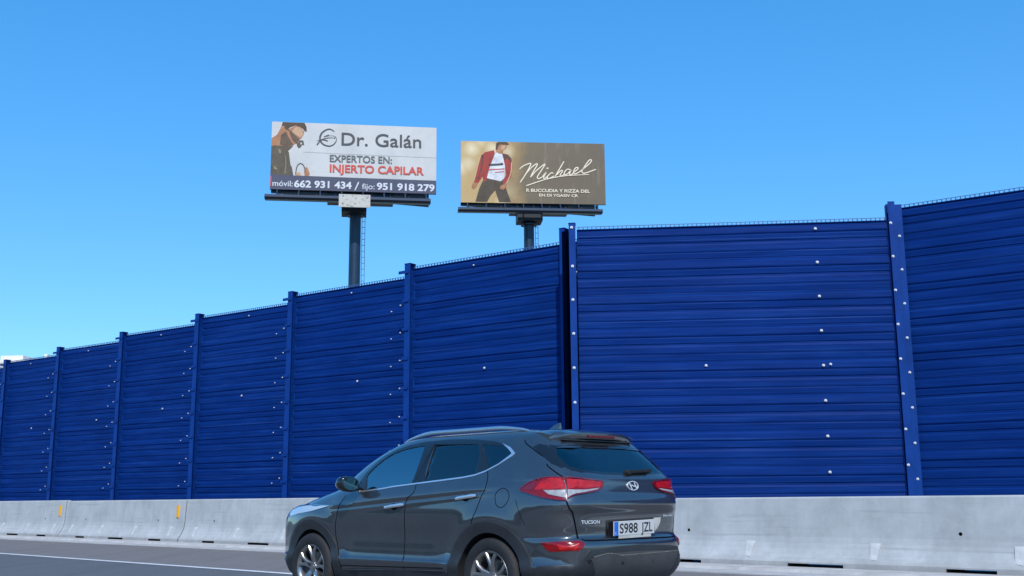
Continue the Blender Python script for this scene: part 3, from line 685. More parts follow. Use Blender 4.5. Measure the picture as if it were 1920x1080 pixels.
board(P0, rz, wd, 4.82, CAM_H+.2857*73.4, 'white billboard for a hair clinic with a dark phone-number band, on a single navy pole', poster1, .512, True)
P0, rz, wd = board_place((-.0468, 81.0), (.0874, 82.0), 4.8)
board(P0, rz, wd, 4.81, CAM_H+.2715*81.0, 'golden brown billboard with the handwritten name Michael and a red-jacketed figure, on a single pole', poster2, .475, False)
#==CAR==
# ------------------------------------------------------------------ the SUV (car space: x forward from the rear axle, y to its left, z up)
def interp(tab, z):
    if z <= tab[0][0]: return tab[0][1]
    for i in range(len(tab)-1):
        if z <= tab[i+1][0]:
            z0, a = tab[i]; z1, b = tab[i+1]; t = (z-z0)/(z1-z0)
            am = tab[i-1] if i else None; bp = tab[i+2] if i+2 < len(tab) else None
            m0 = ((b-am[1])/(z1-am[0])) if am else (b-a)/(z1-z0)
            m1 = ((bp[1]-a)/(bp[0]-z0)) if bp else (b-a)/(z1-z0)
            h = z1-z0; t2 = t*t; t3 = t2*t
            return (2*t3-3*t2+1)*a+(t3-2*t2+t)*h*m0+(-2*t3+3*t2)*b+(t3-t2)*h*m1
    return tab[-1][1]
TW = [(.20,.80),(.28,.87),(.36,.898),(.43,.922),(.465,.925),(.49,.912),(.56,.902),(.70,.910),(.82,.926),(.90,.932),(.96,.930),(1.02,.924),(1.08,.916),(1.14,.902),(1.20,.882),(1.30,.845),(1.40,.800),(1.50,.748),(1.56,.708),(1.60,.672),(1.635,.620),(1.66,.55),(1.68,.45),(1.692,.33),(1.70,.20),(1.705,.0)]
TXR = [(.20,-.60),(.28,-.74),(.36,-.85),(.44,-.905),(.52,-.925),(.60,-.93),(.655,-.925),(.685,-.90),(.71,-.872),(.80,-.872),(.90,-.876),(.945,-.892),(.985,-.900),(1.03,-.890),(1.08,-.870),(1.14,-.858),(1.19,-.853),(1.22,-.843),(1.25,-.812),(1.30,-.765),(1.40,-.665),(1.49,-.570),(1.55,-.50),(1.60,-.43),(1.635,-.34),(1.66,-.21),(1.68,.0),(1.692,.2),(1.70,.4),(1.705,.65)]
TXF = [(.20,3.44),(.28,3.56),(.40,3.62),(.55,3.65),(.70,3.65),(.80,3.63),(.88,3.58),(.94,3.49),(.98,3.38),(1.02,3.22),(1.06,3.06),(1.10,2.88),(1.14,2.70),(1.18,2.57),(1.24,2.48),(1.32,2.36),(1.42,2.18),(1.52,1.95),(1.60,1.72),(1.635,1.57),(1.66,1.42),(1.68,1.22),(1.692,1.05),(1.70,.9),(1.705,.65)]
def ring(z, inset=0.0, nq=60):
    wv = interp(TW, z)-inset; xr = interp(TXR, z)+inset; xf = interp(TXF, z)-inset; xm = 1.0 if z < 1.62 else .65+.35*(1.705-z)/.085
    out = []
    for fx, a, n in ((-1, xm-xr, 6.4 if z < 1.2 else 6.8), (1, xf-xm, 5.2 if z < 1.0 else 4.4)):
        P = []
        for i in range(401):
            t = math.pi/2*i/400
            P.append((xm+fx*a*math.cos(t)**(2/n), wv*math.sin(t)**(2/n)))
        acc = [0]
        for i in range(400): acc.append(acc[-1]+math.hypot(P[i+1][0]-P[i][0], P[i+1][1]-P[i][1]))
        q = []; j = 0
        for k in range(nq+1):
            d = acc[-1]*k/nq
            while j < 399 and acc[j+1] < d: j += 1
            f = (d-acc[j])/max(1e-9, acc[j+1]-acc[j]); q.append((P[j][0]+(P[j+1][0]-P[j][0])*f, P[j][1]+(P[j+1][1]-P[j][1])*f))
        out.append(q)
    r = out[0]; f = out[1][::-1]                # rear centre -> left side mid ; left side mid -> front centre
    half = r+f[1:]
    return half+[(x, -y) for x, y in half[-2:0:-1]]
def sstep(a, b, x): t = max(0, min(1, (x-a)/(b-a))); return t*t*(3-2*t)
def detail(x, y, z):
    """character line, wheel flares and rear haunch: extra half-width"""
    d = 0.0
    zc = .955+(2.34-x)*.066 if x < 2.4 else .955
    fade = sstep(-.35, .4, x)*(1-sstep(2.2, 2.45, x))
    if fade > 0:
        t = z-zc
        d += fade*(.013*sstep(-.022, .034, t)*(1-sstep(.04, .15, t))-.004*math.exp(-((t+.030)/.024)**2))
    for wx in (0, 2.70):
        r = math.hypot(x-wx, (z-.35)*1.02)
        d += .020*math.exp(-((r-.52)/.10)**2)*(1 if z > .3 else .4)
    # lower door scoop
    t = (z-.56)/.10; d -= .010*math.exp(-t*t)*sstep(.45, .8, x)*(1-sstep(1.95, 2.3, x))
    return d
def loft(levels, inset=0.0, det=True, nq=60):
    vs = []; fs = []
    for z in levels:
        for x, y in ring(z, inset, nq):
            if det and abs(y) > .5: y += math.copysign(detail(x, y, z), y)*sstep(.5, .75, abs(y))
            vs.append((x, y, z))
    m = 4*nq; L = len(levels)
    for i in range(L-1):
        for j in range(m): fs.append((i*m+j, i*m+(j+1) % m, (i+1)*m+(j+1) % m, (i+1)*m+j))
    return vs, fs, m, L
def closed_loft(name, levels, inset, det, nq, m_):
    vs, fs, m, L = loft(levels, inset, det, nq)
    fs.append(tuple(range(m-1, -1, -1)))
    vs.append((sum(v[0] for v in vs[-m:])/m, 0, levels[-1]+.001)); c = len(vs)-1
    fs += [((L-1)*m+j, (L-1)*m+(j+1) % m, c) for j in range(m)]
    fs = [f[::-1] for f in fs]
    return mesh_obj(name, vs, fs, m_)
LV = [.20+.02*i for i in range(12)]+[.44+.010*i for i in range(85)]+[1.29+.02*i for i in range(16)]+[1.605,1.62,1.635,1.648,1.660,1.670,1.678,1.685,1.690,1.694,1.698,1.701,1.7035]
body = closed_loft('body', LV, 0, True, 60, [M['paint'], M['interior']])
_bm = bmesh.new(); _bm.from_mesh(body.data); _bm.normal_update(); BODY = BVHTree.FromBMesh(_bm, epsilon=0); _bm.free()
def cast(mode, u, v, sg=1):
    if mode == 'side': r = BODY.ray_cast(Vector((u, 2.0*sg, v)), Vector((0, -sg, 0)))
    elif mode == 'rear': r = BODY.ray_cast(Vector((-3, u, v)), Vector((1, 0, 0)))
    elif mode == 'front': r = BODY.ray_cast(Vector((6, u, v)), Vector((-1, 0, 0)))
    elif mode == 'top': r = BODY.ray_cast(Vector((u, v, 3)), Vector((0, 0, -1)))
    else:                                       # wrap: u = degrees from +y toward the rear, about the axis x = .3
        a = math.radians(u); d = Vector((-math.sin(a), math.cos(a)*sg, 0)); r = BODY.ray_cast(Vector((.3, 0, v))+d*6, -d)
    if r[0] is None: return None
    n = r[1]
    return r[0], n
def to_uv(mode, p):
    if mode == 'side': return p[0], p[2]
    if mode == 'rear': return p[1], p[2]
    return math.degrees(math.atan2(-(p[0]-.3), p[1])), p[2]

# outlines of lamps, panes and gaps in body coordinates (metres; wrap = degrees, height)
TRD = {
 'surround_top': [(1.966, 1.141), (1.965, 1.228), (1.928, 1.299), (1.88, 1.35), (1.798, 1.424), (1.705, 1.482), (1.537, 1.536), (1.368, 1.57), (1.148, 1.595), (0.989, 1.6), (1.062, 1.602), (0.834, 1.605), (0.6, 1.599), (0.366, 1.584), (0.134, 1.559), (0.016, 1.533)],
 'chrome_line': [(1.936, 1.118), (1.823, 1.127), (1.543, 1.147), (1.365, 1.166), (1.051, 1.188), (1.04, 1.189), (0.706, 1.211), (0.386, 1.234), (0.234, 1.253), (0.106, 1.285), (-0.035, 1.344), (-0.172, 1.411)],
 'chrome_end_outer': [(0.107, 1.287), (-0.035, 1.344), (-0.171, 1.413), (-0.202, 1.435), (-0.119, 1.488), (0.02, 1.534)],
 'chrome_end_inner': [(-0.004, 1.519), (-0.102, 1.467), (-0.152, 1.433), (-0.139, 1.412), (-0.03, 1.355)],
 'glass_front': [(1.822, 1.139), (1.883, 1.266), (1.877, 1.306), (1.804, 1.372), (1.695, 1.449), (1.569, 1.501), (1.4, 1.538), (1.226, 1.553), (1.109, 1.557), (1.093, 1.472), (1.095, 1.311), (1.114, 1.197), (1.368, 1.173), (1.547, 1.156)],
 'glass_rear': [(0.959, 1.56), (0.347, 1.542), (0.273, 1.458), (0.243, 1.37), (0.243, 1.264), (0.39, 1.245), (0.71, 1.222), (0.915, 1.21)],
 'glass_quarter': [(0.278, 1.536), (0.012, 1.514), (-0.078, 1.475), (-0.141, 1.433), (-0.068, 1.379), (0.084, 1.305), (0.15, 1.403)],
 'front_arch_outer': [(2.93, 0.787), (2.738, 0.835), (2.58, 0.841), (2.473, 0.806), (2.394, 0.742), (2.32, 0.633), (2.244, 0.517), (2.16, 0.367)],
 'front_arch_inner': [(3.0, 0.682), (2.829, 0.741), (2.691, 0.748), (2.569, 0.699), (2.468, 0.6), (2.373, 0.483), (2.343, 0.355)],
 'rear_arch_outer': [(0.475, 0.512), (0.442, 0.623), (0.339, 0.723), (0.209, 0.795), (0.069, 0.842), (-0.073, 0.864), (-0.204, 0.855), (-0.296, 0.809), (-0.385, 0.71), (-0.469, 0.572), (-0.57, 0.469)],
 'rear_arch_inner': [(0.387, 0.466), (0.331, 0.625), (0.237, 0.688), (0.123, 0.738), (-0.011, 0.755), (-0.117, 0.729), (-0.209, 0.666), (-0.292, 0.568), (-0.391, 0.397)],
 'seam_fender': [(2.128, 1.091), (2.184, 1.007), (2.237, 0.903), (2.264, 0.714), (2.158, 0.372)],
 'seam_b': [(1.032, 1.181), (1.033, 1.1), (1.131, 1.031), (1.156, 0.849), (1.172, 0.572), (1.185, 0.329)],
 'seam_rear': [(0.086, 1.285), (0.06, 1.23), (0.052, 1.139), (0.101, 1.048), (0.151, 0.923), (0.169, 0.896), (0.206, 0.816)],
 'fuel': [(-0.077, 1.068), (-0.108, 1.109), (-0.171, 1.13), (-0.229, 1.101), (-0.247, 1.046), (-0.212, 0.985), (-0.16, 0.961), (-0.098, 0.992)],
 'light_outer': [(36.69, 1.113), (40.38, 1.166), (43.87, 1.198), (47.12, 1.214), (51.93, 1.216), (54.23, 1.205), (55.1, 1.161), (55.17, 1.108), (54.94, 1.018), (52.58, 1.019), (46.87, 1.04), (40.43, 1.078)],
 'light_inner': [(54.71, 1.214), (60.83, 1.208), (66.45, 1.198), (72.62, 1.185), (73.26, 1.172), (72.34, 1.134), (69.78, 1.1), (65.84, 1.083), (58.59, 1.061), (55.45, 1.031), (55.59, 1.108), (55.46, 1.161)],
 'clear_left': [(46.96, 1.106), (55.11, 1.109), (54.92, 1.038), (51.54, 1.055), (48.99, 1.069)],
 'clear_right': [(55.77, 1.109), (70.42, 1.124), (68.53, 1.107), (62.08, 1.084), (58.67, 1.074), (55.66, 1.041)],
 'bright_left': [(43.49, 1.111), (44.82, 1.151), (47.09, 1.191), (49.55, 1.213), (53.65, 1.208), (54.86, 1.161), (55.0, 1.111), (49.36, 1.112)],
 'bright_right': [(55.69, 1.201), (60.78, 1.198), (66.41, 1.185), (71.62, 1.175), (70.92, 1.131), (62.28, 1.12), (55.79, 1.114)],
 'hatch_seam_top': [(37.78, 1.556), (38.71, 1.525), (42.0, 1.48), (48.69, 1.383), (48.74, 1.32), (53.18, 1.229), (54.5, 1.202)],
 'hatch_seam_low': [(54.94, 1.018), (56.68, 0.922), (56.11, 0.954), (57.53, 0.901), (59.43, 0.699)],
 'glass_back_surround': [(0.713, 1.481), (0.728, 1.405), (0.738, 1.348), (0.721, 1.312), (0.674, 1.277), (0.585, 1.256), (0.107, 1.24), (0.052, 1.248), (-0.371, 1.275), (-0.483, 1.302)],
 'glass_back': [(0.669, 1.491), (0.645, 1.461), (-0.207, 1.489), (-0.347, 1.496), (-0.363, 1.439), (-0.395, 1.312)],
 'light_right': [(-0.394, 1.212), (-0.526, 1.239), (-0.617, 1.116), (-0.58, 1.094), (-0.52, 1.13), (-0.446, 1.151)],
 'plate': [(0.304, 0.834), (-0.264, 0.851), (-0.313, 0.727), (0.214, 0.699)],
 'tri': [(-0.284, 0.857), (-0.42, 0.858), (-0.418, 0.817), (-0.325, 0.69)],
 'fog': [(45.67, 0.666), (47.12, 0.672), (54.45, 0.676), (59.53, 0.68), (60.64, 0.671), (61.33, 0.648), (60.67, 0.629), (59.2, 0.601), (54.33, 0.598), (49.6, 0.59), (48.36, 0.595)],
 'fogR': [(-0.568, 0.708), (-0.608, 0.651)],
 'bumper_top': [(44.32, 0.469), (49.47, 0.477), (54.22, 0.481), (59.16, 0.487), (63.29, 0.604), (79.73, 0.624), (105.88, 0.641)],
 'diffuser_top': [(0.638, 0.528), (0.586, 0.572), (0.317, 0.58), (-0.064, 0.59), (-0.475, 0.606)],
 'dust': [(0.613, 0.539), (0.317, 0.554), (-0.064, 0.566), (-0.451, 0.583)],
 'emblem': [(0.031, 1.142), (-0.065, 1.185), (-0.148, 1.136), (-0.058, 1.097)],
 'tucson': [(0.656, 0.831), (0.44, 0.833)],
 'blue': [(-0.452, 0.876), (-0.635, 0.882)],
 'wiper': [(0.016, 1.259), (-0.075, 1.307), (-0.26, 1.317), (-0.392, 1.291)],
 'handle_f': [(1.449, 0.963), (1.155, 0.993)],
 'handle_r': [(0.422, 1.04), (0.153, 1.07)],
 'spoiler': [(0.711, 1.487), (0.626, 1.543), (0.486, 1.596)],
 'mirror_base': [(1.956, 1.117), (1.834, 1.147), (1.641, 1.114), (1.571, 1.036), (1.735, 1.022), (2.009, 1.11)],
 'headlight': [(3.232, 0.867), (3.241, 0.93), (3.041, 0.91), (3.161, 0.857)],
}
car = empty('suv', (0.425, 10.775, 0), math.radians(135.13), label='dark grey SUV driving past in the near lane, seen from behind its left rear corner', cat='SUV')
def mirror_wrap(pts): return [(180-a, z) for a, z in pts[::-1]]
def mirror_rear(pts): return [(-y, z) for y, z in pts[::-1]]
def decal(name, mode, outer, m, off=.003, thick=.006, step=.03, holes=(), sg=1, parent=None, smooth=True):
    """a thin moulded piece lying on the body: outline in body coordinates, fitted to the surface"""
    k = 57.3 if mode == 'wrap' else 1.0               # scale degrees to about metres
    O_ = [(a/k, b) for a, b in outer]; H_ = [[(a/k, b) for a, b in h] for h in holes]
    pts = [Vector(p) for p in O_]; n0 = len(pts); edges = [(i, (i+1) % n0) for i in range(n0)]
    for h in H_:
        n1 = len(pts); pts += [Vector(p) for p in h]; edges += [(n1+i, n1+(i+1) % len(h)) for i in range(len(h))]
    u0, u1 = min(p[0] for p in O_), max(p[0] for p in O_); v0, v1 = min(p[1] for p in O_), max(p[1] for p in O_)
    u = u0+step/2
    while u < u1:
        v = v0+step/2
        while v < v1:
            q = (u+random.uniform(-.1, .1)*step, v+random.uniform(-.1, .1)*step)
            if inpoly(q, O_) and not any(inpoly(q, h) for h in H_): pts.append(Vector(q))
            v += step
        u += step
    V, E_, Fc = delaunay_2d_cdt(pts, edges, [], 0, 1e-6)[:3]
    pos = [None]*len(V)
    for i, v in enumerate(V): pos[i] = cast(mode, v[0]*k, v[1], sg)
    keep = []
    for f in Fc:
        c = (sum(V[i][0] for i in f)/3, sum(V[i][1] for i in f)/3)
        if inpoly(c, O_) and not any(inpoly(c, h) for h in H_) and all(pos[i] is not None for i in f): keep.append(tuple(f))
    used = sorted({i for f in keep for i in f}); mp = {i: j for j, i in enumerate(used)}
    P = [pos[i][0]+pos[i][1]*off for i in used]; Nn = [pos[i][1] for i in used]
    F_ = [tuple(mp[i] for i in f) for f in keep]
    from collections import Counter
    cnt = Counter(frozenset((f[i], f[(i+1) % 3])) for f in F_ for i in range(3))
    # consistent outward facing
    out = []
    for f in F_:
        a, b, c = (P[i] for i in f); out.append(f if (b-a).cross(c-a).dot(Nn[f[0]]) > 0 else f[::-1])
    n = len(P); back = {}; vs = list(P); fs = list(out)
    for f in out:
        for i in range(3):
            a, b = f[i], f[(i+1) % 3]
            if cnt[frozenset((a, b))] == 1:
                for q in (a, b):
                    if q not in back: back[q] = len(vs); vs.append(P[q]-Nn[q]*thick)
                fs.append((b, a, back[a], back[b]))
    o = mesh_obj(name, vs, fs, m, parent or car, smooth=smooth, angle=35)
    return o
def seam(name, mode, line, wd=.006, m=None, sg=1, off=.0012, parent=None, n=5):
    k = 57.3 if mode == 'wrap' else 1.0
    c = catmull([(a/k, b) for a, b in line], n); q = thick_line(c, wd)
    L = len(q)//2; vs = []; ok = True
    for a, b in q:
        r = cast(mode, a*k, b, sg)
        vs.append(r[0]+r[1]*off if r else None)
    fs = []
    for i in range(L-1):
        f = (i, i+1, 2*L-2-i, 2*L-1-i)
        if all(vs[j] is not None for j in f): fs.append(f)
    vs = [v if v is not None else Vector((0, 0, .5)) for v in vs]
    o = mesh_obj(name, vs, fs, m or M['seam'], parent or car)
    return o
def tube_path(pts, rad, name, m, parent, n=10, flat=(1, 1)):
    P = [Vector(p) for p in pts]; vs = []; fs = []
    for i, p in enumerate(P):
        d = (P[min(i+1, len(P)-1)]-P[max(i-1, 0)]).normalized(); s = Vector((0, 0, 1)).cross(d)
        s = s.normalized() if s.length > 1e-4 else Vector((0, 1, 0)); u = d.cross(s)
        r = rad[i] if isinstance(rad, list) else rad
        for k in range(n): a = 2*math.pi*k/n; vs.append(p+s*math.cos(a)*r*flat[0]+u*math.sin(a)*r*flat[1])
    for i in range(len(P)-1):
        for k in range(n): fs.append((i*n+k, i*n+(k+1) % n, (i+1)*n+(k+1) % n, (i+1)*n+k))
    fs += [tuple(range(n-1, -1, -1)), tuple(range((len(P)-1)*n, len(P)*n))]
    return mesh_obj(name, vs, fs, m, parent, smooth=True, angle=50)

# --- cut the shell: cabin, windows, wheel houses
GF = TRD['glass_front']; GF = [(1.80,1.143),(1.868,1.262),(1.862,1.300),(1.790,1.368),(1.690,1.438),(1.565,1.492),(1.402,1.532),(1.226,1.550),(1.109,1.555),(1.090,1.472),(1.086,1.311),(1.104,1.199),(1.368,1.174),(1.548,1.157)]
GR = TRD['glass_rear']; GQ = TRD['glass_quarter']
GB = [(-.60,1.478),(-.655,1.40),(-.665,1.345),(-.62,1.30),(-.52,1.275),(-.25,1.262),(0,1.258),(.25,1.262),(.52,1.275),(.62,1.30),(.665,1.345),(.655,1.40),(.60,1.478),(.3,1.487),(-.3,1.487)]
WS = [(-.70,1.27),(-.35,1.245),(0,1.24),(.35,1.245),(.70,1.27),(.66,1.42),(.58,1.54),(.3,1.575),(0,1.58),(-.3,1.575),(-.58,1.54),(-.66,1.42)]
inner = closed_loft('cab', [.80+.02*i for i in range(41)]+[1.61,1.63,1.645], .055, False, 24, [M['interior']])
cut = [inner]
for g in (GF, GR, GQ):
    q = MB(); q.prism_xz(g, -1.3, 1.3); cut.append(q.build('c', M['interior']))
def prism_yz(poly, x0, x1):
    b = MB(); n = len(poly); b.add([(x0, y, z) for y, z in poly]+[(x1, y, z) for y, z in poly], [tuple(range(n)), tuple(range(2*n-1, n-1, -1))]+[(i, i+n, (i+1) % n+n, (i+1) % n) for i in range(n)])
    return b.build('c', M['interior'])
cut += [prism_yz(GB, -1.3, -.25), prism_yz(WS, 1.72, 3.2)]
for wx in (0, 2.70):
    for sg in (1, -1):
        q = MB(); q.cyl((wx, .52*sg, .35), (wx, 1.15*sg, .35), .402, n=72); cut.append(q.build('c', M['interior']))
for c in cut:
    boolean(body, [c])
body.parent = car
me = body.data
for p in me.polygons:
    r = BODY.find_nearest(p.center)
    p.material_index = 1 if (r[0] is None or r[3] > .004) else 0
    p.use_smooth = p.material_index == 0 or len(p.vertices) <= 4
me.set_sharp_from_angle(angle=math.radians(32))

# --- glass
for sg in (1, -1):
    decal('side_window', 'side', GF, M['glass'], -.004, .002, sg=sg, step=.05)
    decal('side_window', 'side', GR, M['glass_dark'], -.004, .002, sg=sg, step=.05)
    decal('side_window', 'side', GQ, M['glass_dark'], -.004, .002, sg=sg, step=.05)
    # black surround and pillars between the panes
    top = TRD['surround_top'][:10]+TRD['surround_top'][11:]
    low = [(-.150,1.418),(-.028,1.350),(.11,1.289),(.235,1.257),(.386,1.238),(.706,1.214),(1.04,1.192),(1.365,1.169),(1.544,1.150),(1.826,1.130),(1.94,1.121)]
    outer = top+[(-.095,1.488),(-.178,1.437)]+low
    decal('window_surround', 'side', outer, M['gloss_black'], .002, .010, holes=[GF, GR, GQ], sg=sg, step=.04)
    # chrome lower strip widening round the quarter pane
    lineo = TRD['chrome_line']; lineo = lineo[:5]+lineo[6:]
    up = [(x, z+.006) for x, z in lineo[:-1]]+[(-.137,1.4225)]
    dn = [(x, z-.008) for x, z in lineo[:-1]]+[(-.165,1.408)]
    decal('chrome_strip', 'side', up+[(-.150,1.436),(-.098,1.472),(.002,1.526),(.027,1.537),(-.108,1.492),(-.192,1.436)]+dn[::-1], M['chrome'], .006, .010, sg=sg, step=.03)
    for ln in ('seam_fender', 'seam_b', 'seam_rear'): seam('door_seam', 'side', TRD[ln], .0085, sg=sg)
    seam('door_seam', 'side', [(2.155,.39),(1.9,.393),(1.5,.400),(1.0,.408),(.60,.416)], .008, sg=sg)
    # door frame edge line between the doors
    seam('pillar_trim', 'side', [(1.060,1.195),(1.02,1.33),(.985,1.45),(.962,1.565)], .006, m=M['seam'], sg=sg, off=.004)
    decal('pillar_cover', 'side', [(1.095,1.197),(.985,1.207),(.985,1.35),(.975,1.50),(.972,1.563),(1.10,1.558),(1.082,1.47),(1.078,1.311)], M['gloss_black'], .004, .003, sg=sg, step=.05)
    # wheel arch cladding
    for wx in (0, 2.70):
        outp = []; inp = []
        for i in range(33):
            a = math.radians(-14+208*i/32); ro = .500+.022*abs(math.cos(a))**1.5; ri = .398
            outp.append((wx+ro*math.cos(a), .35+ro*math.sin(a)*.985)); inp.append((wx+ri*math.cos(a), .35+ri*math.sin(a)))
        decal('arch_trim', 'side', outp+inp[::-1], M['cladding'], .016, .03, sg=sg, step=.035)
    decal('sill_trim', 'side', [(.485,.215),(.50,.30),(.545,.395),(1.2,.382),(2.14,.352),(2.185,.30),(2.20,.215)], M['cladding'], .014, .03, sg=sg, step=.05)
    # handles
    for (xa, za), (xb, zb), two in ((TRD['handle_f'][0], TRD['handle_f'][1], 1), (TRD['handle_r'][0], TRD['handle_r'][1], 0)):
        pts = []
        for i in range(9):
            t = i/8; x = xa+(xb-xa)*t; z = za+(zb-za)*t; c = cast('side', x, z, sg)[0]
            pts.append(c+Vector((0, sg*(.012+.026*math.sin(math.pi*t)**.6), 0)))
        h = tube_path(pts, [.010]+[.014]*7+[.010], 'door_handle', M['chrome'], car, flat=(.6, 1.15))
        mx_ = (xa+xb)/2+.01; mz = (za+zb)/2-.006
        decal('handle_cup', 'side', [(mx_+.050*math.cos(a*.524), mz+.033*math.sin(a*.524)) for a in range(12)], M['seam'], .0015, .003, sg=sg, parent=h)
        pass
    # door mirror
    bm_ = MB(); N = 14; rings = []
    prof = [(-.055, .80), (-.050, .90), (-.02, 1.0), (.03, .97), (.075, .78), (.10, .45)]
    vs = []; 
    for dx, s_ in prof:
        for k in range(N):
            a = 2*math.pi*k/N; ca, sa = math.cos(a), math.sin(a)
            vs.append((1.915+dx+.02*ca*1, sg*(1.045+.105*s_*math.copysign(abs(ca)**.75, ca)), 1.197+.078*s_*math.copysign(abs(sa)**.8, sa)+.012*ca))
    fs = [(i*N+k, i*N+(k+1) % N, (i+1)*N+(k+1) % N, (i+1)*N+k) for i in range(len(prof)-1) for k in range(N)]+[tuple(range(N)), tuple(range(len(prof)*N-1, (len(prof)-1)*N-1, -1))]
    bm_.add(vs, fs); mh = bm_.build('door_mirror', [M['gloss_black']], car, smooth=True, angle=50)
    g_ = MB(); g_.add([(1.856+.02*math.cos(2*math.pi*k/18), sg*(1.045+.080*math.cos(2*math.pi*k/18)), 1.197+.062*math.sin(2*math.pi*k/18)+.010*math.cos(2*math.pi*k/18)) for k in range(18)], [tuple(range(18))])
    g_.build('mirror_glass', M['mirror_glass'], mh)
    a_ = MB(); a_.bar((1.93, sg*.96, 1.165), (1.93, sg*.86, 1.135), .07, .045); bevel(a_.build('mirror_arm', M['gloss_black'], mh), .012, 2)
    # roof rail
    pts = []; rd = []
    for i in range(25):
        t = i/24; x = 1.62+(-.16-1.62)*t; y = .585-.03*t*t-.045*(1-t)**3; c = cast('top', x, sg*y)[0]
        pts.append(c+Vector((0, 0, .004+.030*min(1, 4*t, 5*(1-t))**.7))); rd.append(.012+.010*min(1, 5*t, 5*(1-t)))
    tube_path(pts, rd, 'roof_rail', M['rail'], car, flat=(.8, 1.0))
seam('fuel_flap', 'side', TRD['fuel']+TRD['fuel'][:1], .006)
seam('bumper_seam', 'side', [(-.325,1.03),(-.36,.95),(-.395,.88),(-.43,.815)], .004)
decal('windshield', 'front', WS, M['glass'], -.004, .002, step=.07)
decal('rear_window', 'rear', GB, M['glass_dark'], -.004, .002, step=.06)
GS = [(-.63,1.505),(-.675,1.41),(-.685,1.345),(-.675,1.305),(-.645,1.275),(-.563,1.256),(-.3,1.243),(0,1.240),(.3,1.243),(.563,1.256),(.645,1.275),(.675,1.305),(.685,1.345),(.675,1.41),(.63,1.505),(.3,1.515),(-.3,1.515)]
decal('rear_window_surround', 'rear', GS, M['gloss_black'], .0025, .010, holes=[GB], step=.04)

for sg in (1, -1):
    decal('window_corner_trim', 'wrap', [(42.6,1.487),(45.2,1.443),(48.3,1.383),(50.8,1.334),(54.5,1.296),(57,1.31),(56,1.36),(52.5,1.43),(50,1.50),(46,1.515)], M['gloss_black'], .0035, .006, sg=sg, step=.03)
# --- tail lamps, fog lamps
def both(fn):
    for sg in (1, -1): fn(sg)
def lamps(sg):
    o = decal('tail_lamp', 'wrap', TRD['light_outer'], M['lamp_red'], .010, .02, sg=sg, step=.025)
    decal('lamp_reflector', 'wrap', TRD['bright_left'], M['lamp_red_hi'], .0125, .004, sg=sg, parent=o, step=.025)
    decal('clear_lens', 'wrap', TRD['clear_left'], M['lamp_clear'], .0145, .004, sg=sg, parent=o, step=.025)
    seam('lens_edge', 'wrap', [(36.9,1.108),(41,1.083),(46.87,1.045),(52.5,1.024),(54.8,1.023)], .010, m=M['lamp_red_dark'], sg=sg, off=.0135, parent=o)
    o = decal('tail_lamp', 'wrap', TRD['light_inner'], M['lamp_red'], .010, .02, sg=sg, step=.025)
    decal('lamp_reflector', 'wrap', TRD['bright_right'], M['lamp_red_hi'], .0125, .004, sg=sg, parent=o, step=.025)
    decal('clear_lens', 'wrap', TRD['clear_right'], M['lamp_clear'], .0145, .004, sg=sg, parent=o, step=.025)
    seam('lens_edge', 'wrap', [(55.5,1.036),(58.6,1.066),(65.8,1.088),(69.8,1.105),(72.2,1.135)], .009, m=M['lamp_red_dark'], sg=sg, off=.0135, parent=o)
    seam('lens_edge', 'wrap', [(36.9,1.115),(40.4,1.162),(43.9,1.194),(47.3,1.210),(51,1.213),(54.6,1.205)], .009, m=M['lamp_red_dark'], sg=sg, off=.0135, parent=o)
    seam('lens_edge', 'wrap', [(55.5,1.210),(61.4,1.204),(66.7,1.194),(72.2,1.182)], .008, m=M['lamp_red_dark'], sg=sg, off=.0135, parent=o)
    decal('lamp_shade', 'wrap', [(37.2,1.112),(40.8,1.158),(43.6,1.186),(44.2,1.150),(43.0,1.112)], M['lamp_red_dark'], .0128, .003, sg=sg, parent=o, step=.02)
    f = decal('fog_lamp', 'wrap', [(45.67,.666),(50,.673),(54.45,.677),(59.54,.679),(60.9,.668),(61.34,.648),(60.67,.625),(59.2,.601),(54.33,.597),(49.6,.592),(47.6,.610)], M['lamp_red'], .006, .012, sg=sg, step=.02)
    decal('lamp_reflector', 'wrap', [(51.5,.655),(59.5,.660),(58.0,.612),(52.3,.610)], M['lamp_red_hi'], .009, .004, sg=sg, parent=f, step=.02)
    decal('headlamp', 'wrap', [(-66,.985),(-71,.985),(-76,.95),(-81,.90),(-83,.85),(-80,.83),(-75,.86),(-69,.93)], M['headlamp'], .006, .015, sg=sg, step=.03)
both(lamps)
decal('grille', 'wrap', [(-80,.44),(-79.5,.60),(-80.5,.80),(-85,.83),(-95,.83),(-99.5,.80),(-100.5,.60),(-100,.44)], M['gloss_black'], .006, .015, step=.04)
decal('front_bumper', 'wrap', [(-69,.23),(-70,.40),(-76,.42),(-80,.40),(-90,.38),(-100,.40),(-104,.42),(-110,.40),(-111,.23)], M['cladding'], .014, .02, step=.05)

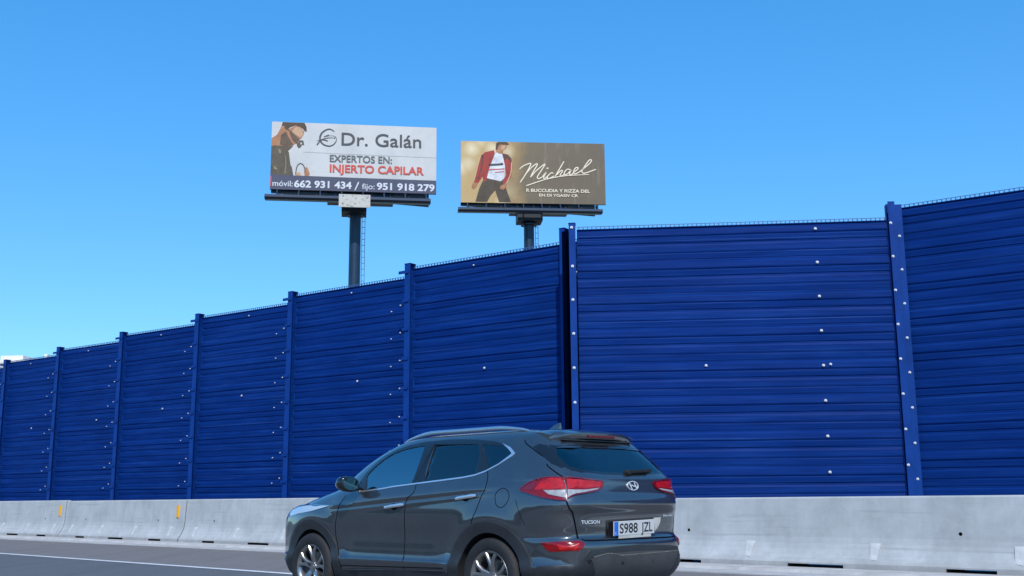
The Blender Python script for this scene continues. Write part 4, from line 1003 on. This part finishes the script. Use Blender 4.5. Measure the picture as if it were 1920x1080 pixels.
# --- bumper, hatch lines
top = [(36.5,.30),(40,.40),(44.3,.469),(49.5,.477),(54.2,.480),(59.2,.488),(61.2,.545),(63.3,.600),(70,.613),(79.7,.624),(90,.630)]
lowb = [(90,.30),(75,.30),(62,.29),(55,.28),(46,.26),(37,.25)]
bp = top+mirror_wrap(top)[1:]+[(180-a, z) for a, z in lowb[::-1]][:-1]+lowb
decal('rear_bumper', 'wrap', bp, M['cladding'], .014, .025, step=.04)
M['skid'] = mat('grey moulded plastic', (.060, .062, .064), .42, var=.2, vscale=5, bump=.1, bscale=200)
decal('skid_panel', 'rear', [(.60,.525),(.545,.560),(.3,.572),(0,.578),(-.3,.572),(-.545,.560),(-.60,.525),(-.50,.36),(-.3,.345),(.3,.345),(.50,.36)], M['skid'], .026, .02, step=.05)
rndd = random.Random(3)
dl = [(.585-.039*i+rndd.uniform(-.004,.004), .545+.022*math.sin(math.pi*min(1, i/9))+.0005*i) for i in range(31)]
decal('dust_line', 'rear', [(y, z+.004+rndd.uniform(0, .004)) for y, z in dl]+[(y, z-.001-rndd.uniform(0, .004)) for y, z in dl[::-1]], M['grime'], .0275, .001, step=.02)
seam('hatch_seam', 'wrap', [(37.65,1.557),(38.59,1.526),(41.95,1.481),(46.2,1.42),(48.87,1.385)], .010)
seam('hatch_seam', 'wrap', [(48.9,1.335),(49.4,1.308),(53.61,1.23),(54.9,1.205)], .010)
seam('hatch_seam', 'wrap', [(54.94,1.018),(56.0,.954),(57.53,.90),(59.43,.699)], .011)
seam('hatch_seam', 'wrap', mirror_wrap([(48.9,1.335),(53.61,1.23),(54.9,1.205)]), .010)
seam('hatch_seam', 'wrap', mirror_wrap([(54.94,1.018),(56.0,.954),(57.53,.90),(59.43,.699)]), .011)
seam('hatch_seam', 'rear', [(.645,.699),(.60,.682),(.3,.680),(0,.680),(-.3,.680),(-.60,.682),(-.645,.699)], .012)

# --- rear writing, plate, emblem
def on_rear(vs2, fs, name, m, off, parent=None, flip=True):
    V = [];
    for y, z in vs2:
        c = cast('rear', y, z); V.append(c[0]+Vector((-off, 0, 0)))
    return mesh_obj(name, V, fs, m, parent or car)
def rear_text(s, y0, y1, z0, z1, m, off, name, bold=0, italic=0, cap='H', slope=0.0, parent=None):
    vs, fs = text_fit(s, 0, 1, 0, 1, bold, italic, cap)
    return on_rear([(y0+(y1-y0)*u, z0+(z1-z0)*v+slope*u) for u, v in vs], fs, name, m, off, parent)
rear_text('TUCSON', .640, .430, .822, .850, M['badge'], .004, 'badge_letters', .02)
rear_text('blue drive', -.470, -.640, .868, .888, M['badge'], .004, 'badge_letters', .02, 0, 'b')
pc = Vector((-.905, .0, .778))
plate = empty('x', (0, 0, 0)); bpy.data.objects.remove(plate)
b = MB(); b.box(-.008, .004, -.285, .285, -.062, .062); plate = b.build('number_plate', M['plate_white'], car); plate.location = pc; plate.rotation_euler = (math.radians(-1.2), math.radians(-3), 0); bevel(plate, .003, 1)
b = MB(); b.box(-.0095, -.008, .228, .283, -.060, .060); b.build('plate_band', M['plate_blue'], plate)
def plate_text(s, y0, y1, z0, z1, nm, m):
    vs, fs = text_fit(s, 0, 1, 0, 1, .012, 0, 'H'); mesh_obj(nm, [(-.0098, y0+(y1-y0)*u, z0+(z1-z0)*v) for u, v in vs], fs, m, plate)
plate_text('S988', .208, -.040, -.040, .042, 'plate_characters', M['plate_black'])
plate_text('JZL', -.092, -.252, -.040, .042, 'plate_characters', M['plate_black'])
plate_text('E', .268, .256, -.048, -.026, 'plate_characters', M['plate_white'])
b = MB(); b.box(-.006, .002, -.235, .215, -.086, -.062); b.build('plate_holder', M['steel_pale'], plate)
decal('plate_recess', 'rear', [(.345,.843),(.30,.850),(-.40,.868),(-.435,.855),(-.33,.700),(.33,.694)], M['gloss_black'], .002, .004, step=.05)
decal('plate_reflection', 'rear', [(-.322,.858),(-.425,.861),(-.420,.822),(-.345,.715)], M['steel_pale'], .006, .006, step=.03)  # pale triangle painted as a sky reflection beside the plate
ring_ = [(-.050+.078*math.cos(a*math.pi/16), 1.143+.042*math.sin(a*math.pi/16)) for a in range(32)]
inn = [(-.050+.070*math.cos(a*math.pi/16), 1.143+.036*math.sin(a*math.pi/16)) for a in range(32)]
em = decal('emblem', 'rear', ring_, M['badge'], .010, .010, holes=[inn], step=.05, smooth=False)
def em_stroke(pts, wd):
    q = thick_line(catmull(pts, 6), wd); L = len(q)//2
    on_rear(q, [(i, i+1, 2*L-2-i, 2*L-1-i) for i in range(L-1)], 'emblem_stroke', M['badge'], .011, em)
em_stroke([(-.002,1.172),(-.010,1.150),(-.022,1.128),(-.030,1.112)], .013)
em_stroke([(-.070,1.174),(-.078,1.152),(-.090,1.130),(-.098,1.114)], .013)
em_stroke([(-.014,1.140),(-.035,1.150),(-.060,1.139),(-.086,1.147)], .009)

# --- spoiler with high brake lamp
sp = MB(); ny = 24; vs = []
for j in range(ny+1):
    y = -.575+1.15*j/ny; k = abs(y)/.575; drop = .055*k**4; xe = -.545+.12*k**4
    zt = cast('top', -.20, y*.93)[0].z
    pr = [(-.18, zt+.002-.25*drop), (-.32, 1.668-drop*.8), (-.45, 1.652-drop), (xe, 1.628-drop), (xe-.004, 1.612-drop), (xe+.010, 1.572-drop*.7), (xe+.05, 1.562-drop*.6), (-.40+.02*k, 1.555-drop*.6), (-.30, 1.60-drop)]
    n = len(pr)
    vs += [(x, y, z) for x, z in pr]
sp.add(vs, [(j*n+i, j*n+(i+1) % n, (j+1)*n+(i+1) % n, (j+1)*n+i) for j in range(ny) for i in range(n)]+[tuple(range(n)), tuple(range((ny+1)*n-1, ny*n-1, -1))])
spo = sp.build('spoiler', M['paint'], car, smooth=True, angle=38)
b = MB(); b.box(-.006, .01, -.185, .185, -.011, .011); bl = b.build('brake_lamp', M['lamp_red_dark'], spo); bl.location = (-.551, 0, 1.592); bl.rotation_euler = (0, math.radians(-14), 0); bevel(bl, .004, 2)
b = MB(); b.box(-.52, -.42, -.49, .49, 1.550, 1.562); b.build('spoiler_underside', M['cladding'], spo)
# wiper
w0 = cast('rear', -.36, 1.272)[0]; b = MB()
P_ = lambda y, z, o=.03: cast('rear', y, z)[0]+Vector((-o, 0, 0))
b.bar(P_(-.05, 1.268, .035), P_(-.34, 1.283, .035), .022, .026); b.bar(P_(-.02, 1.262, .02), P_(-.40, 1.282, .018), .012, .034); b.cyl(P_(-.03, 1.262, .0), P_(-.03, 1.262, .05), .028, .022, n=14)
bevel(b.build('rear_wiper', M['wiper'], car), .003, 1)
# shark fin
b = MB(); zf = cast('top', -.02, 0)[0].z; vs = []
for t in range(7):
    u = t/6; x = .13-.17*u; h = .078*math.sin(math.pi/2*u)**1.1
    for k in range(8):
        a = math.pi*k/7; vs.append((x, .022*math.cos(a)*(1-.2*u), zf-.004+h*math.sin(a)**1.3))
vs2 = vs; b.add(vs2, [(i*8+k, i*8+k+1, (i+1)*8+k+1, (i+1)*8+k) for i in range(6) for k in range(7)]+[tuple(range(6*8, 7*8))])
b.build('antenna_fin', M['paint'], car, smooth=True, angle=60)
# parking sensors and tow-eye cover marks
for y in (.62, .22, -.22, -.62):
    r = cast('rear', y*1.0, .49 if abs(y) < .5 else .52); q = MB(); q.cyl(r[0]+r[1]*.024, r[0]+r[1]*.031, .011, n=14); q.build('parking_sensor', M['gloss_black'], car)

# --- wheels
def wheel(x, sg):
    t = MB(); N = 56
    pr = [(.232,-.10),(.262,-.112),(.31,-.112),(.338,-.10),(.350,-.075),(.353,-.03),(.353,.03),(.350,.075),(.338,.10),(.31,.112),(.262,.112),(.232,.10),(.225,.09),(.225,-.09)]
    vs = []; n = len(pr)
    for i in range(N):
        a = 2*math.pi*i/N
        for r, y in pr: vs.append((r*math.cos(a), y, r*math.sin(a)))
    t.add(vs, [(i*n+k, i*n+(k+1) % n, ((i+1) % N)*n+(k+1) % n, ((i+1) % N)*n+k) for i in range(N) for k in range(n)])
    o = empty('wheel', (x, sg*.815, .353)); o.parent = car; o.rotation_euler = (0, 0, 0 if sg > 0 else math.pi)
    t.build('tyre', M['rubber'], o, smooth=True, angle=50)
    b = MB(); pr = [(.236,.104),(.240,.100),(.228,.092),(.215,.080),(.210,.03),(.205,-.09),(.200,-.09),(.203,.03),(.208,.078),(.222,.096)]; n = len(pr); vs = []
    for i in range(N):
        a = 2*math.pi*i/N
        for r, y in pr: vs.append((r*math.cos(a), y, r*math.sin(a)))
    b.add(vs, [(i*n+k, i*n+(k+1) % n, ((i+1) % N)*n+(k+1) % n, ((i+1) % N)*n+k) for i in range(N) for k in range(n)])
    for k in range(5):                                  # five forked spokes, swept
        for dj, tw in ((-.17, -.10), (.17, .10)):
            a = 2*math.pi*k/5+.35
            def pt(r, da, y): return Vector((r*math.cos(a+da), y, r*math.sin(a+da)))
            rs = [(.045, dj*.9, .055, .026), (.12, dj*.75, .078, .019), (.18, dj*1.05+tw*.3, .088, .017), (.222, dj*1.35+tw*.6, .088, .020)]
            vs = []
            for r, da, y, hw in rs:
                c = pt(r, da, y); tn = Vector((-math.sin(a+da), 0, math.cos(a+da)))
                vs += [c-tn*hw, c-tn*hw*.55+Vector((0, .012, 0)), c+tn*hw*.55+Vector((0, .012, 0)), c+tn*hw, c+tn*hw*.8-Vector((0, .03, 0)), c-tn*hw*.8-Vector((0, .03, 0))]
            b.add(vs, [(i*6+j, i*6+(j+1) % 6, (i+1)*6+(j+1) % 6, (i+1)*6+j) for i in range(3) for j in range(6)]+[tuple(range(6)), tuple(range(23, 17, -1))])
    b.cyl((0, .02, 0), (0, .074, 0), .062, .050, n=24); b.cyl((0, .07, 0), (0, .080, 0), .030, .028, n=20)
    b.build('rim', M['rim'], o, smooth=True, angle=35)
    d = MB(); d.cyl((0, -.02, 0), (0, .0, 0), .155, n=36); d.build('brake_disc', M['disc'], o)
    d = MB(); d.cyl((0, -.095, 0), (0, -.085, 0), .206, n=36); d.cyl((0, -.09, 0), (0, .02, 0), .07, n=20); d.build('inner_hub', M['rim_dark'], o)
    return o
for x in (0, 2.70):
    for sg in (1, -1): wheel(x, sg)

# --- cabin
def soft_box(name, x0, x1, y0, y1, z0, z1, m, r=.04, rot=0.0):
    cx_, cy_, cz_ = (x0+x1)/2, (y0+y1)/2, (z0+z1)/2
    b = MB(); b.box(x0-cx_, x1-cx_, y0-cy_, y1-cy_, z0-cz_, z1-cz_); o = b.build(name, m, car); o.location = (cx_, cy_, cz_); o.rotation_euler = (0, rot, 0); bevel(o, r, 3); return o
for sg in (1, -1):
    soft_box('seat', 1.15, 1.62, sg*.40-.25, sg*.40+.25, .84, .92, M['seat'])
    s_ = soft_box('seat_back', 1.00, 1.13, sg*.40-.25, sg*.40+.25, .86, 1.36, M['seat'], .05, math.radians(-14))
    soft_box('headrest', .93, 1.03, sg*.40-.13, sg*.40+.13, 1.37, 1.56, M['seat'], .045, math.radians(-10))
    soft_box('headrest', .05, .13, sg*.38-.12, sg*.38+.12, 1.33, 1.50, M['seat'], .04, math.radians(-10))
soft_box('rear_bench', .08, .22, -.62, .62, .84, 1.32, M['seat'], .05, math.radians(-14))
soft_box('dashboard', 1.95, 2.35, -.70, .70, .86, 1.16, M['interior'], .06)
st = [Vector((1.78, .40+.175*math.cos(a*math.pi/12), 1.10+.175*math.sin(a*math.pi/12))) for a in range(25)]
q = MB()
for i in range(24): q.cyl(st[i], st[i+1], .015, n=8, caps=False)
q.bar((1.78, .24, 1.10), (1.78, .56, 1.10), .03, .03); q.bar((1.78, .4, 1.1), (2.0, .4, 1.02), .05, .05)
q.build('steering_wheel', M['interior'], car)
